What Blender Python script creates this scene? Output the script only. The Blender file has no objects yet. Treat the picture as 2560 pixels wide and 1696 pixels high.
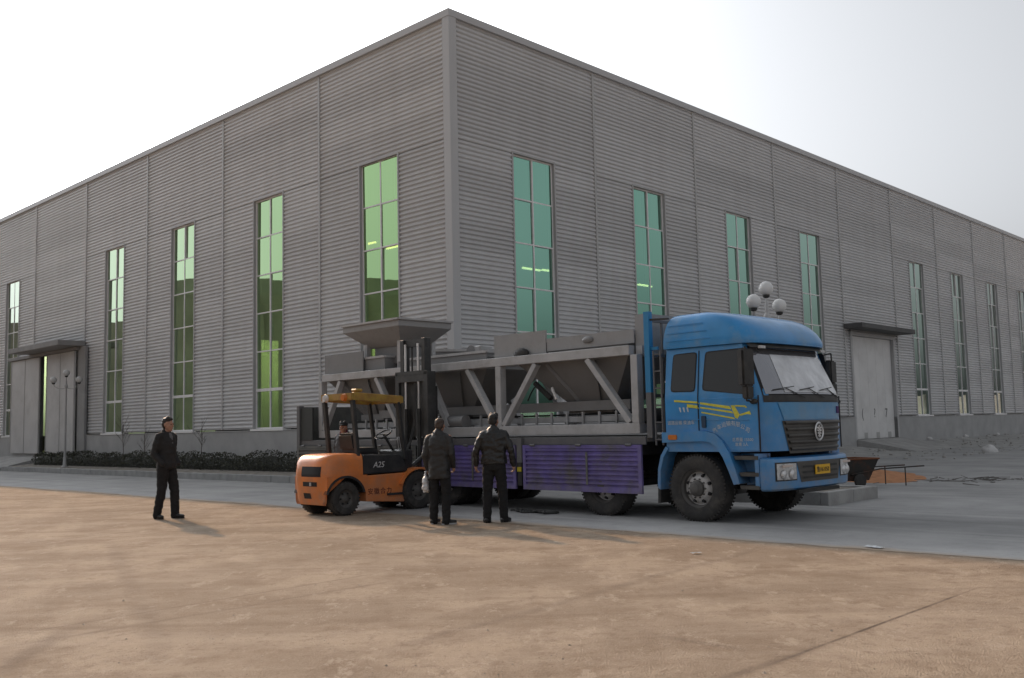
import bpy, bmesh, math, random
from mathutils import Vector, Matrix, noise, Euler
random.seed(7)
SC = bpy.context.scene
COL = SC.collection
R = math.radians

# ------------------------------------------------------------------ camera
cam_d = bpy.data.cameras.new('camera')
cam = bpy.data.objects.new('camera', cam_d)
COL.objects.link(cam)
PITCH, ROLL, FPX = 0.0912, -0.023, 2403.72
fw = Vector((0, math.cos(PITCH), math.sin(PITCH)))
rt = Vector((1, 0, 0))
up = rt.cross(fw)
rt2 = rt * math.cos(ROLL) + up * math.sin(ROLL)
up2 = up * math.cos(ROLL) - rt * math.sin(ROLL)
m = Matrix((rt2, up2, -fw)).transposed().to_4x4()
m.translation = (0, 0, 1.5)
cam.matrix_world = m
cam_d.sensor_width = 36
cam_d.lens = FPX / 2560 * 36
cam_d.clip_start = 0.1
cam_d.clip_end = 3000
SC.camera = cam

# ------------------------------------------------------------------ sky and sun
SUN_EL = R(25.7)
SUN_AZ = math.atan2(-0.516, 0.856)          # measured from +Y towards +X
w_ = bpy.data.worlds.new('World')
SC.world = w_
w_.use_nodes = True
nt = w_.node_tree
nt.nodes.clear()
sky = nt.nodes.new('ShaderNodeTexSky')
sky.sky_type = 'NISHITA'
sky.sun_disc = False
sky.sun_elevation = SUN_EL
sky.sun_rotation = SUN_AZ
sky.air_density = 1.0
sky.dust_density = 6.0
sky.ozone_density = 1.0
hs = nt.nodes.new('ShaderNodeHueSaturation')
hs.inputs['Saturation'].default_value = 0.06
bg = nt.nodes.new('ShaderNodeBackground')
bg.inputs['Strength'].default_value = 0.15
wo = nt.nodes.new('ShaderNodeOutputWorld')
nt.links.new(sky.outputs[0], hs.inputs['Color'])
tint = nt.nodes.new('ShaderNodeMix'); tint.data_type = 'RGBA'; tint.blend_type = 'MULTIPLY'; tint.inputs[0].default_value = 1
tint.inputs[7].default_value = (.965, .995, 1.04, 1)
nt.links.new(hs.outputs[0], tint.inputs[6]); nt.links.new(tint.outputs[2], bg.inputs['Color'])
nt.links.new(bg.outputs[0], wo.inputs['Surface'])

sun_d = bpy.data.lights.new('sun', 'SUN')
sun_d.energy = 2.35
sun_d.angle = R(0.8)
sun_d.color = (1.0, 0.62, 0.34)
sun = bpy.data.objects.new('sun', sun_d)
COL.objects.link(sun)
sdir = Vector((math.sin(SUN_AZ) * math.cos(SUN_EL), math.cos(SUN_AZ) * math.cos(SUN_EL), math.sin(SUN_EL)))
sun.rotation_euler = sdir.to_track_quat('Z', 'Y').to_euler()
sun.location = sdir * 100

SC.view_settings.view_transform = 'Standard'
SC.view_settings.look = 'None'
SC.view_settings.gamma = 1
SC.view_settings.exposure = 0.24
SC.render.engine = 'CYCLES'
SC.cycles.use_denoising = True
SC.cycles.max_bounces = 8
SC.cycles.transparent_max_bounces = 12
SC.cycles.caustics_reflective = False
SC.cycles.caustics_refractive = False

# ------------------------------------------------------------------ materials
MATS = {}
def mat(name, col, rough=0.6, metal=0.0, var=0.0, vscale=6.0, dirt=None, dirt_amt=0.0, dscale=3.0, bump=0.0, bscale=40.0, coat=0.0, spec=0.5, emit=None, estr=0.0, space='Object', zdust=None):
    if name in MATS: return MATS[name]
    m = bpy.data.materials.new(name); m.use_nodes = True
    n = m.node_tree.nodes; L = m.node_tree.links
    b = n['Principled BSDF']
    b.inputs['Base Color'].default_value = (*col, 1)
    b.inputs['Roughness'].default_value = rough
    b.inputs['Metallic'].default_value = metal
    b.inputs['Specular IOR Level'].default_value = spec
    b.inputs['Coat Weight'].default_value = coat
    if emit:
        b.inputs['Emission Color'].default_value = (*emit, 1); b.inputs['Emission Strength'].default_value = estr
    tc = n.new('ShaderNodeTexCoord')
    src = None
    if var > 0:
        nz = n.new('ShaderNodeTexNoise'); nz.inputs['Scale'].default_value = vscale; nz.inputs['Detail'].default_value = 6
        L.new(tc.outputs[space], nz.inputs['Vector'])
        mr = n.new('ShaderNodeMapRange'); mr.inputs[1].default_value = 0.3; mr.inputs[2].default_value = 0.7
        mr.inputs[3].default_value = 1 - var; mr.inputs[4].default_value = 1 + var
        L.new(nz.outputs[0], mr.inputs[0])
        mx = n.new('ShaderNodeMix'); mx.data_type = 'RGBA'; mx.blend_type = 'MULTIPLY'; mx.inputs[0].default_value = 1
        mx.inputs[6].default_value = (*col, 1)
        L.new(mr.outputs[0], mx.inputs[7]); src = mx.outputs[2]
    if dirt:
        nz = n.new('ShaderNodeTexNoise'); nz.inputs['Scale'].default_value = dscale; nz.inputs['Detail'].default_value = 9; nz.inputs['Roughness'].default_value = .7
        L.new(tc.outputs[space], nz.inputs['Vector'])
        mr = n.new('ShaderNodeMapRange'); mr.inputs[1].default_value = 0.48; mr.inputs[2].default_value = 0.68
        mr.inputs[3].default_value = 0; mr.inputs[4].default_value = dirt_amt
        L.new(nz.outputs[0], mr.inputs[0])
        mx = n.new('ShaderNodeMix'); mx.data_type = 'RGBA'
        L.new(mr.outputs[0], mx.inputs[0])
        if src: L.new(src, mx.inputs[6])
        else: mx.inputs[6].default_value = (*col, 1)
        mx.inputs[7].default_value = (*dirt, 1); src = mx.outputs[2]
        ad = n.new('ShaderNodeMath'); ad.operation = 'MULTIPLY_ADD'
        L.new(mr.outputs[0], ad.inputs[0]); ad.inputs[1].default_value = 0.4; ad.inputs[2].default_value = rough
        ad.use_clamp = True
        L.new(ad.outputs[0], b.inputs['Roughness'])
    if zdust:
        z_lo, z_hi, amt = zdust
        sp = n.new('ShaderNodeSeparateXYZ'); L.new(tc.outputs[space], sp.inputs[0])
        r1 = n.new('ShaderNodeMapRange'); r1.inputs[1].default_value = z_lo; r1.inputs[2].default_value = z_hi; r1.inputs[3].default_value = amt; r1.inputs[4].default_value = amt * .08; L.new(sp.outputs[2], r1.inputs[0])
        nz = n.new('ShaderNodeTexNoise'); nz.inputs['Scale'].default_value = 5; nz.inputs['Detail'].default_value = 8; nz.inputs['Roughness'].default_value = .7; L.new(tc.outputs[space], nz.inputs['Vector'])
        r2 = n.new('ShaderNodeMapRange'); r2.inputs[1].default_value = .3; r2.inputs[2].default_value = .65; L.new(nz.outputs[0], r2.inputs[0])
        mu = n.new('ShaderNodeMath'); mu.operation = 'MULTIPLY'; L.new(r1.outputs[0], mu.inputs[0]); L.new(r2.outputs[0], mu.inputs[1])
        mx = n.new('ShaderNodeMix'); mx.data_type = 'RGBA'; L.new(mu.outputs[0], mx.inputs[0]); L.new(src, mx.inputs[6]); mx.inputs[7].default_value = (.27, .235, .20, 1); src = mx.outputs[2]
    if src: L.new(src, b.inputs['Base Color'])
    if bump > 0:
        nz = n.new('ShaderNodeTexNoise'); nz.inputs['Scale'].default_value = bscale; nz.inputs['Detail'].default_value = 5
        L.new(tc.outputs[space], nz.inputs['Vector'])
        bp = n.new('ShaderNodeBump'); bp.inputs['Strength'].default_value = bump; bp.inputs['Distance'].default_value = 0.02
        L.new(nz.outputs[0], bp.inputs['Height']); L.new(bp.outputs[0], b.inputs['Normal'])
    MATS[name] = m
    return m

def streak_mat(name, col, rough=0.45, amt=0.25, zs=0.15, hs_=3.0, dirt=(.2, .18, .15), bump=0.0):
    """painted sheet steel with vertical run-off streaks and blotches"""
    m = mat(name, col, rough)
    n = m.node_tree.nodes; L = m.node_tree.links; b = n['Principled BSDF']
    tc = n.new('ShaderNodeTexCoord')
    mp = n.new('ShaderNodeMapping'); mp.inputs['Scale'].default_value = (hs_, hs_, zs)
    L.new(tc.outputs['Object'], mp.inputs['Vector'])
    nz = n.new('ShaderNodeTexNoise'); nz.inputs['Scale'].default_value = 1.0; nz.inputs['Detail'].default_value = 7
    L.new(mp.outputs[0], nz.inputs['Vector'])
    n2 = n.new('ShaderNodeTexNoise'); n2.inputs['Scale'].default_value = .35; n2.inputs['Detail'].default_value = 5
    L.new(tc.outputs['Object'], n2.inputs['Vector'])
    ad = n.new('ShaderNodeMath'); ad.operation = 'ADD'
    L.new(nz.outputs[0], ad.inputs[0]); L.new(n2.outputs[0], ad.inputs[1])
    mr = n.new('ShaderNodeMapRange'); mr.inputs[1].default_value = .75; mr.inputs[2].default_value = 1.3; mr.inputs[3].default_value = 0; mr.inputs[4].default_value = amt
    L.new(ad.outputs[0], mr.inputs[0])
    mx = n.new('ShaderNodeMix'); mx.data_type = 'RGBA'; mx.inputs[6].default_value = (*col, 1); mx.inputs[7].default_value = (*dirt, 1)
    L.new(mr.outputs[0], mx.inputs[0]); L.new(mx.outputs[2], b.inputs['Base Color'])
    return m

M_clad = streak_mat('cladding_grey', (.585, .592, .602), .42, .42, .12, 2.2, (.47, .46, .46))
def sheet_tone(m):
    n = m.node_tree.nodes; L = m.node_tree.links; b = n['Principled BSDF']
    old = b.inputs['Base Color'].links[0].from_socket
    tc = n.new('ShaderNodeTexCoord'); sp = n.new('ShaderNodeSeparateXYZ'); L.new(tc.outputs['Object'], sp.inputs[0])
    dv = n.new('ShaderNodeMath'); dv.operation = 'DIVIDE'; L.new(sp.outputs[2], dv.inputs[0]); dv.inputs[1].default_value = .82
    fl = n.new('ShaderNodeMath'); fl.operation = 'FLOOR'; L.new(dv.outputs[0], fl.inputs[0])
    oi = n.new('ShaderNodeObjectInfo'); ml = n.new('ShaderNodeMath'); ml.operation = 'MULTIPLY'; L.new(oi.outputs['Random'], ml.inputs[0]); ml.inputs[1].default_value = 50
    cb = n.new('ShaderNodeCombineXYZ'); L.new(ml.outputs[0], cb.inputs[0]); L.new(fl.outputs[0], cb.inputs[1])
    wn = n.new('ShaderNodeTexWhiteNoise'); L.new(cb.outputs[0], wn.inputs['Vector'])
    mr = n.new('ShaderNodeMapRange'); mr.inputs[3].default_value = .90; mr.inputs[4].default_value = 1.05; L.new(wn.outputs['Value'], mr.inputs[0])
    mx = n.new('ShaderNodeMix'); mx.data_type = 'RGBA'; mx.blend_type = 'MULTIPLY'; mx.inputs[0].default_value = 1
    L.new(old, mx.inputs[6]); L.new(mr.outputs[0], mx.inputs[7]); L.new(mx.outputs[2], b.inputs['Base Color'])
    nz = n.new('ShaderNodeTexNoise'); nz.inputs['Scale'].default_value = .9; nz.inputs['Detail'].default_value = 2; L.new(tc.outputs['Object'], nz.inputs['Vector'])
    bp = n.new('ShaderNodeBump'); bp.inputs['Strength'].default_value = .25; bp.inputs['Distance'].default_value = .06; L.new(nz.outputs[0], bp.inputs['Height']); L.new(bp.outputs[0], b.inputs['Normal'])
sheet_tone(M_clad)
M_trim = streak_mat('trim_grey', (.47, .475, .485), .45, .2, .2, 3.0, (.42, .41, .40))
M_seam = mat('seam_grey', (.44, .44, .44), .45)
M_plinth = mat('plinth_concrete', (.36, .36, .36), .85, var=.12, vscale=1.2, dirt=(.47, .47, .46), dirt_amt=.5, dscale=.9, bump=.25, bscale=30)
M_frame = mat('window_frame', (.80, .80, .80), .4, var=.06)
M_reveal = mat('window_reveal', (.42, .42, .425), .5)
M_door = mat('door_panel', (.66, .66, .655), .5, var=.06, vscale=.8, dirt=(.5, .49, .48), dirt_amt=.5, dscale=.9)
M_doorL = mat('sliding_door_panel', (.47, .47, .47), .5, var=.07, vscale=.7, dirt=(.32, .31, .30), dirt_amt=.4, dscale=.8)
M_concrete = mat('concrete', (.34, .335, .325), .9, var=.15, vscale=2, dirt=(.22, .21, .2), dirt_amt=.6, dscale=1.5, bump=.3, bscale=25)
M_inner = mat('interior_wall', (.30, .30, .27), .8)
M_dark = mat('dark_gap', (.03, .03, .03), .8)

def glass_mat(name, gcol, tcol, fac, rough=.015, graze=.80):
    m = bpy.data.materials.new(name); m.use_nodes = True
    n = m.node_tree.nodes; L = m.node_tree.links; n.clear()
    o = n.new('ShaderNodeOutputMaterial'); mx = n.new('ShaderNodeMixShader')
    t = n.new('ShaderNodeBsdfTransparent'); g = n.new('ShaderNodeBsdfGlossy')
    t.inputs[0].default_value = (*tcol, 1); g.inputs[0].default_value = (*gcol, 1); g.inputs['Roughness'].default_value = rough
    lw = n.new('ShaderNodeLayerWeight'); lw.inputs[0].default_value = .5
    def rg(lo, hi):
        mr = n.new('ShaderNodeMapRange'); mr.inputs[1].default_value = .42; mr.inputs[2].default_value = .72; mr.inputs[3].default_value = lo; mr.inputs[4].default_value = hi
        L.new(lw.outputs['Facing'], mr.inputs[0]); return mr.outputs[0]
    L.new(rg(fac, graze), mx.inputs[0])
    cm = n.new('ShaderNodeMix'); cm.data_type = 'RGBA'; cm.inputs[6].default_value = (*gcol, 1); cm.inputs[7].default_value = (.66, .70, .65, 1)
    L.new(rg(0, 1), cm.inputs[0]); L.new(cm.outputs[2], g.inputs[0])
    tc = n.new('ShaderNodeTexCoord'); nz = n.new('ShaderNodeTexNoise'); nz.inputs['Scale'].default_value = .7
    L.new(tc.outputs['Object'], nz.inputs['Vector'])
    bp = n.new('ShaderNodeBump'); bp.inputs['Strength'].default_value = .03; bp.inputs['Distance'].default_value = .05
    L.new(nz.outputs[0], bp.inputs['Height']); L.new(bp.outputs[0], g.inputs['Normal'])
    L.new(t.outputs[0], mx.inputs[1]); L.new(g.outputs[0], mx.inputs[2]); L.new(mx.outputs[0], o.inputs[0])
    return m
M_glass = glass_mat('green_coated_glass', (.46, .86, .68), (.36, .60, .46), .60, graze=.95)
M_glassL = glass_mat('green_glass_warm_sky', (.64, .96, .48), (.50, .62, .30), .60)  # same coating as M_glass, with the warm left-hand sky reflection in its tint

# ------------------------------------------------------------------ mesh helpers
class MB:
    def __init__(s): s.v = []; s.f = []; s.mi = []; s.cur = 0
    def add(s, vs, fs):
        o = len(s.v); s.v += [tuple(v) for v in vs]
        for f in fs: s.f.append(tuple(i + o for i in f)); s.mi.append(s.cur)
        return s
    def box(s, x0, x1, y0, y1, z0, z1, M=None):
        vs = [Vector(p) for p in ((x0, y0, z0), (x1, y0, z0), (x1, y1, z0), (x0, y1, z0), (x0, y0, z1), (x1, y0, z1), (x1, y1, z1), (x0, y1, z1))]
        if M: vs = [M @ v for v in vs]
        return s.add(vs, [(0, 3, 2, 1), (4, 5, 6, 7), (0, 1, 5, 4), (1, 2, 6, 5), (2, 3, 7, 6), (3, 0, 4, 7)])
    def bar(s, p0, p1, a, b, upv=(0, 0, 1)):
        p0 = Vector(p0); p1 = Vector(p1); d = (p1 - p0); l = d.length; d.normalize()
        sx = d.cross(Vector(upv))
        if sx.length < 1e-4: sx = d.cross(Vector((1, 0, 0)))
        sx.normalize(); sy = sx.cross(d)
        M = Matrix((sx, d, sy)).transposed().to_4x4(); M.translation = p0
        return s.box(-a / 2, a / 2, 0, l, -b / 2, b / 2, M)
    def tube(s, p0, p1, r0, r1=None, n=10, cap=True):
        if r1 is None: r1 = r0
        p0 = Vector(p0); p1 = Vector(p1); d = (p1 - p0).normalized()
        a = d.orthogonal().normalized(); b = d.cross(a)
        vs = []
        for p, r in ((p0, r0), (p1, r1)):
            for i in range(n):
                t = 2 * math.pi * i / n; vs.append(p + a * (r * math.cos(t)) + b * (r * math.sin(t)))
        fs = [(i, (i + 1) % n, n + (i + 1) % n, n + i) for i in range(n)]
        if cap: fs += [tuple(reversed(range(n))), tuple(range(n, 2 * n))]
        return s.add(vs, fs)
    def path(s, pts, r, n=8):
        for a, b in zip(pts[:-1], pts[1:]): s.tube(a, b, r, r, n)
        return s
    def lathe(s, prof, origin=(0, 0, 0), axis='Y', n=32, cap=True):
        """prof: list of (radius, along)"""
        o = Vector(origin); vs = []
        for r, h in prof:
            for i in range(n):
                t = 2 * math.pi * i / n; c, q = r * math.cos(t), r * math.sin(t)
                vs.append(o + (Vector((c, h, q)) if axis == 'Y' else Vector((c, q, h)) if axis == 'Z' else Vector((h, c, q))))
        fs = []
        for k in range(len(prof) - 1):
            for i in range(n):
                j = (i + 1) % n; fs.append((k * n + i, k * n + j, (k + 1) * n + j, (k + 1) * n + i))
        if cap and prof[0][0] > 1e-5: fs.append(tuple(range(n)))
        if cap and prof[-1][0] > 1e-5: fs.append(tuple(reversed(range((len(prof) - 1) * n, len(prof) * n))))
        return s.add(vs, fs)
    def sphere(s, c, r, n=16, k=10, sc=(1, 1, 1)):
        c = Vector(c); vs = [c + Vector((0, 0, r * sc[2]))]
        for i in range(1, k):
            ph = math.pi * i / k
            for j in range(n):
                t = 2 * math.pi * j / n
                vs.append(c + Vector((r * sc[0] * math.sin(ph) * math.cos(t), r * sc[1] * math.sin(ph) * math.sin(t), r * sc[2] * math.cos(ph))))
        vs.append(c - Vector((0, 0, r * sc[2]))); e = len(vs) - 1
        fs = [(0, 1 + j, 1 + (j + 1) % n) for j in range(n)]
        for i in range(k - 2):
            for j in range(n):
                a = 1 + i * n + j; b = 1 + i * n + (j + 1) % n; fs.append((a, a + n, b + n, b))
        fs += [(1 + (k - 2) * n + (j + 1) % n, 1 + (k - 2) * n + j, e) for j in range(n)]
        return s.add(vs, fs)
    def prism(s, poly, fn, t0, t1):
        """poly 2D list; fn(a,b,t)->3D; closed slab between t0 and t1"""
        n = len(poly)
        vs = [fn(a, b, t0) for a, b in poly] + [fn(a, b, t1) for a, b in poly]
        fs = [tuple(reversed(range(n))), tuple(range(n, 2 * n))] + [(i, (i + 1) % n, n + (i + 1) % n, n + i) for i in range(n)]
        return s.add(vs, fs)
    def grid(s, fn, na, nb, thick=None):
        """fn(a,b) a,b in 0..1"""
        vs = [fn(i / na, j / nb) for j in range(nb + 1) for i in range(na + 1)]
        fs = [(j * (na + 1) + i, j * (na + 1) + i + 1, (j + 1) * (na + 1) + i + 1, (j + 1) * (na + 1) + i) for j in range(nb) for i in range(na)]
        return s.add(vs, fs)
    def loft(s, rings, cap=True, closed=True):
        n = len(rings[0]); vs = [p for r in rings for p in r]
        fs = []
        for k in range(len(rings) - 1):
            for i in range(n if closed else n - 1):
                j = (i + 1) % n; fs.append((k * n + i, k * n + j, (k + 1) * n + j, (k + 1) * n + i))
        if cap and closed: fs += [tuple(reversed(range(n))), tuple(range((len(rings) - 1) * n, len(rings) * n))]
        return s.add(vs, fs)
    def mesh(s, name, mats, smooth=False, bevel=0, seg=1, recalc=True, weld=False):
        me = bpy.data.meshes.new(name)
        me.from_pydata(s.v, [], s.f)
        if not isinstance(mats, (list, tuple)): mats = [mats]
        for x in mats: me.materials.append(x)
        if len(mats) > 1: me.polygons.foreach_set('material_index', s.mi)
        bm = bmesh.new(); bm.from_mesh(me)
        if weld: bmesh.ops.remove_doubles(bm, verts=bm.verts, dist=1e-5)
        if recalc: bmesh.ops.recalc_face_normals(bm, faces=bm.faces)
        if bevel: bmesh.ops.bevel(bm, geom=bm.edges[:] , offset=bevel, segments=seg, affect='EDGES', clamp_overlap=True)
        bm.to_mesh(me); bm.free()
        if smooth:
            me.polygons.foreach_set('use_smooth', [True] * len(me.polygons))
            if smooth is not True:
                try: me.set_sharp_from_angle(angle=R(smooth))
                except Exception: pass
        me.update()
        return me
    def build(s, name, mats, parent=None, smooth=False, bevel=0, seg=1, loc=None, rot=None, recalc=True, weld=False):
        return link(name, s.mesh(name, mats, smooth, bevel, seg, recalc, weld), parent, loc, rot)

def link(name, data, parent=None, loc=None, rot=None):
    o = bpy.data.objects.new(name, data); COL.objects.link(o)
    if parent: o.parent = parent
    if loc is not None: o.location = loc
    if rot is not None: o.rotation_euler = (0, 0, rot) if isinstance(rot, (int, float)) else rot
    return o
def tag(o, label, cat=None, group=None, kind=None):
    if label: o['label'] = label
    if cat: o['category'] = cat
    if group: o['group'] = group
    if kind: o['kind'] = kind
    return o
def thing(name, label, cat, loc=(0, 0, 0), rot=0, group=None):
    return tag(link(name, None, None, loc, rot), label, cat, group)
def box(name, mats, parent, x0, x1, y0, y1, z0, z1, bevel=0, **k):
    return MB().box(x0, x1, y0, y1, z0, z1).build(name, mats, parent, bevel=bevel, **k)
def copy_tree(o, parent=None):
    c = o.copy(); COL.objects.link(c); c.parent = parent
    for ch in list(o.children): copy_tree(ch, c)
    return c
def text(name, s, size, material, parent, M, extrude=.002, align='CENTER', sx=1.0):
    cu = bpy.data.curves.new(name, 'FONT'); cu.body = s; cu.size = size; cu.extrude = extrude; cu.align_x = align; cu.align_y = 'CENTER'; cu.resolution_u = 2
    tmp = bpy.data.objects.new('tmp', cu); COL.objects.link(tmp)
    dg = bpy.context.evaluated_depsgraph_get(); dg.update()
    me = bpy.data.meshes.new_from_object(tmp.evaluated_get(dg))
    bpy.data.objects.remove(tmp)
    me.transform(M @ Matrix.Diagonal((sx, 1, 1, 1)))
    me.materials.clear(); me.materials.append(material)
    o = link(name, me, parent)
    return o

# ------------------------------------------------------------------ frames of reference
YAW = 0.7651
BC = Vector((-1.6, 26.5091, 0)); BROT = math.pi / 2 - YAW
def bw(x, y, z=0):           # building frame -> world
    c, s_ = math.cos(BROT), math.sin(BROT)
    return Vector((BC.x + x * c - y * s_, BC.y + x * s_ + y * c, z))
TA = Vector((2.748, 14.785, 0)); TROT = math.atan2(-.714, .70)
def tw(x, y, z=0):
    c, s_ = math.cos(TROT), math.sin(TROT)
    return Vector((TA.x + x * c - y * s_, TA.y + x * s_ + y * c, z))

# ------------------------------------------------------------------ ground
def ground_material():
    m = bpy.data.materials.new('dusty_concrete_ground'); m.use_nodes = True
    n = m.node_tree.nodes; L = m.node_tree.links; b = n['Principled BSDF']
    b.inputs['Roughness'].default_value = .95; b.inputs['Specular IOR Level'].default_value = .2
    tc = n.new('ShaderNodeTexCoord')
    def nz(scale, det=6, rough=.6, sc=(1, 1, 1), rotz=0.0):
        mp = n.new('ShaderNodeMapping'); mp.inputs['Scale'].default_value = sc; mp.inputs['Rotation'].default_value = (0, 0, rotz)
        L.new(tc.outputs['Object'], mp.inputs['Vector'])
        t = n.new('ShaderNodeTexNoise'); t.inputs['Scale'].default_value = scale; t.inputs['Detail'].default_value = det; t.inputs['Roughness'].default_value = rough
        L.new(mp.outputs[0], t.inputs['Vector']); return t.outputs[0]
    def ramp(sock, a, b_, lo, hi):
        r = n.new('ShaderNodeMapRange'); r.inputs[1].default_value = a; r.inputs[2].default_value = b_; r.inputs[3].default_value = lo; r.inputs[4].default_value = hi
        L.new(sock, r.inputs[0]); return r.outputs[0]
    def mix(fac, c1, c2, mode='MIX'):
        x = n.new('ShaderNodeMix'); x.data_type = 'RGBA'; x.blend_type = mode
        if isinstance(fac, float): x.inputs[0].default_value = fac
        else: L.new(fac, x.inputs[0])
        for k, c in ((6, c1), (7, c2)):
            if isinstance(c, tuple): x.inputs[k].default_value = (*c, 1)
            else: L.new(c, x.inputs[k])
        return x.outputs[2]
    base = mix(ramp(nz(.55, 9, .62), .44, .56, 0, 1), (.365, .287, .214), (.475, .380, .288))
    base = mix(ramp(nz(1.3, 9, .72, (1, 1, 1)), .47, .66, 0, .8), base, (.27, .20, .14))
    # tyre-swept streaks, long and thin, along the yard
    base = mix(ramp(nz(1.0, 5, .6, (.10, 1.6, 1), R(-35)), .52, .68, 0, .45), base, (.54, .44, .345))
    base = mix(ramp(nz(1.0, 5, .6, (.09, 2.1, 1), R(18)), .56, .70, 0, .5), base, (.24, .18, .13))
    base = mix(ramp(nz(14, 5, .7), .55, .75, 0, .5), base, (.23, .175, .125))
    base = mix(ramp(nz(60, 3, .6), .30, .5, .35, 0), base, (.56, .465, .37))
    def vor(scale, a, b_, lo, hi):
        v = n.new('ShaderNodeTexVoronoi'); v.inputs['Scale'].default_value = scale; L.new(tc.outputs['Object'], v.inputs['Vector']); return ramp(v.outputs['Distance'], a, b_, lo, hi)
    def mul(a, b_):
        q = n.new('ShaderNodeMath'); q.operation = 'MULTIPLY'; L.new(a, q.inputs[0]); L.new(b_, q.inputs[1]); return q.outputs[0]
    base = mix(mul(vor(22, .10, .2, .8, 0), ramp(nz(2.2, 4), .5, .62, 0, 1)), base, (.17, .135, .105))
    base = mix(mul(vor(31, .08, .16, .9, 0), ramp(nz(1.1, 4), .5, .62, 0, 1)), base, (.58, .52, .46))
    base = mix(ramp(nz(5, 9, .8), .54, .60, 0, .5), base, (.26, .195, .14))
    base = mix(ramp(nz(3.2, 9, .8, (1, .5, 1), .6), .56, .60, 0, .55), base, (.56, .465, .37))
    # dark scratched lines and wheel tracks
    sp = n.new('ShaderNodeSeparateXYZ'); L.new(tc.outputs['Object'], sp.inputs[0])
    wob = nz(.8, 3)
    def line(p0, p1, width, dark, wb=.24):
        nonlocal base
        p0 = Vector(p0); p1 = Vector(p1); d = (p1 - p0); l = d.length; d.normalize(); q = Vector((-d.y, d.x))
        def lin(a, b_, c):
            m1 = n.new('ShaderNodeMath'); m1.operation = 'MULTIPLY_ADD'; L.new(sp.outputs[0], m1.inputs[0]); m1.inputs[1].default_value = a; m1.inputs[2].default_value = c
            m2 = n.new('ShaderNodeMath'); m2.operation = 'MULTIPLY_ADD'; L.new(sp.outputs[1], m2.inputs[0]); m2.inputs[1].default_value = b_; L.new(m1.outputs[0], m2.inputs[2]); return m2.outputs[0]
        s1 = lin(q.x, q.y, -q.dot(p0) - wb / 2)
        ad = n.new('ShaderNodeMath'); ad.operation = 'MULTIPLY_ADD'; L.new(wob, ad.inputs[0]); ad.inputs[1].default_value = wb; L.new(s1, ad.inputs[2])
        ab = n.new('ShaderNodeMath'); ab.operation = 'ABSOLUTE'; L.new(ad.outputs[0], ab.inputs[0])
        f1 = ramp(ab.outputs[0], width * .3, width, dark, 0)
        s2 = lin(d.x, d.y, -d.dot(p0))
        g = n.new('ShaderNodeMath'); g.operation = 'MULTIPLY'; L.new(ramp(s2, 0, .6, 0, 1), g.inputs[0]); L.new(ramp(s2, l - .8, l, 1, 0), g.inputs[1])
        h = n.new('ShaderNodeMath'); h.operation = 'MULTIPLY'; L.new(f1, h.inputs[0]); L.new(g.outputs[0], h.inputs[1])
        k = n.new('ShaderNodeMath'); k.operation = 'MULTIPLY'; L.new(h.outputs[0], k.inputs[0]); L.new(ramp(nz(3.0, 4), .35, .6, .35, 1), k.inputs[1])
        base = mix(k.outputs[0], base, (.13, .10, .08))
    line((1.5, 6.06), (4.1, 8.68), .022, .9, .02)
    line((.9, 5.5), (2.4, 6.95), .07, .45, .10)
    line((.8, 7.2), (1.9, 6.1), .07, .35, .10)
    line((-4.2, 7.2), (-1.3, 10.5), .018, .6, .06)
    line((-3.9, 6.9), (-1.0, 10.0), .05, .35, .10)
    line((-3.3, 5.9), (-3.6, 8.2), .12, .35, .10)
    line((-7.6, 13.3), (-4.6, 17.1), .02, .6, .06)
    line((-1.0, 6.6), (3.2, 12.0), .10, .28, .24)
    line((-2.2, 6.2), (-5.8, 14.0), .14, .22, .24)
    L.new(base, b.inputs['Base Color'])
    bp = n.new('ShaderNodeBump'); bp.inputs['Strength'].default_value = .8; bp.inputs['Distance'].default_value = .05
    ad = n.new('ShaderNodeMath'); ad.operation = 'ADD'; L.new(nz(9, 8, .75), ad.inputs[0]); L.new(nz(70, 3, .6), ad.inputs[1])
    L.new(ad.outputs[0], bp.inputs['Height']); L.new(bp.outputs[0], b.inputs['Normal'])
    return m
M_ground = ground_material()
gm = MB()
xs = [-900, -300, -120] + [-60 + i * 3 for i in range(41)] + [120, 300, 900]
ys = [-300, -80, -20] + [0 + i * 3 for i in range(28)] + [120, 300, 900]
gm.grid(lambda a, b: Vector((xs[round(a * (len(xs) - 1))], ys[round(b * (len(ys) - 1))], 0)), len(xs) - 1, len(ys) - 1)
tag(gm.build('ground', M_ground), None, kind='structure')
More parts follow.
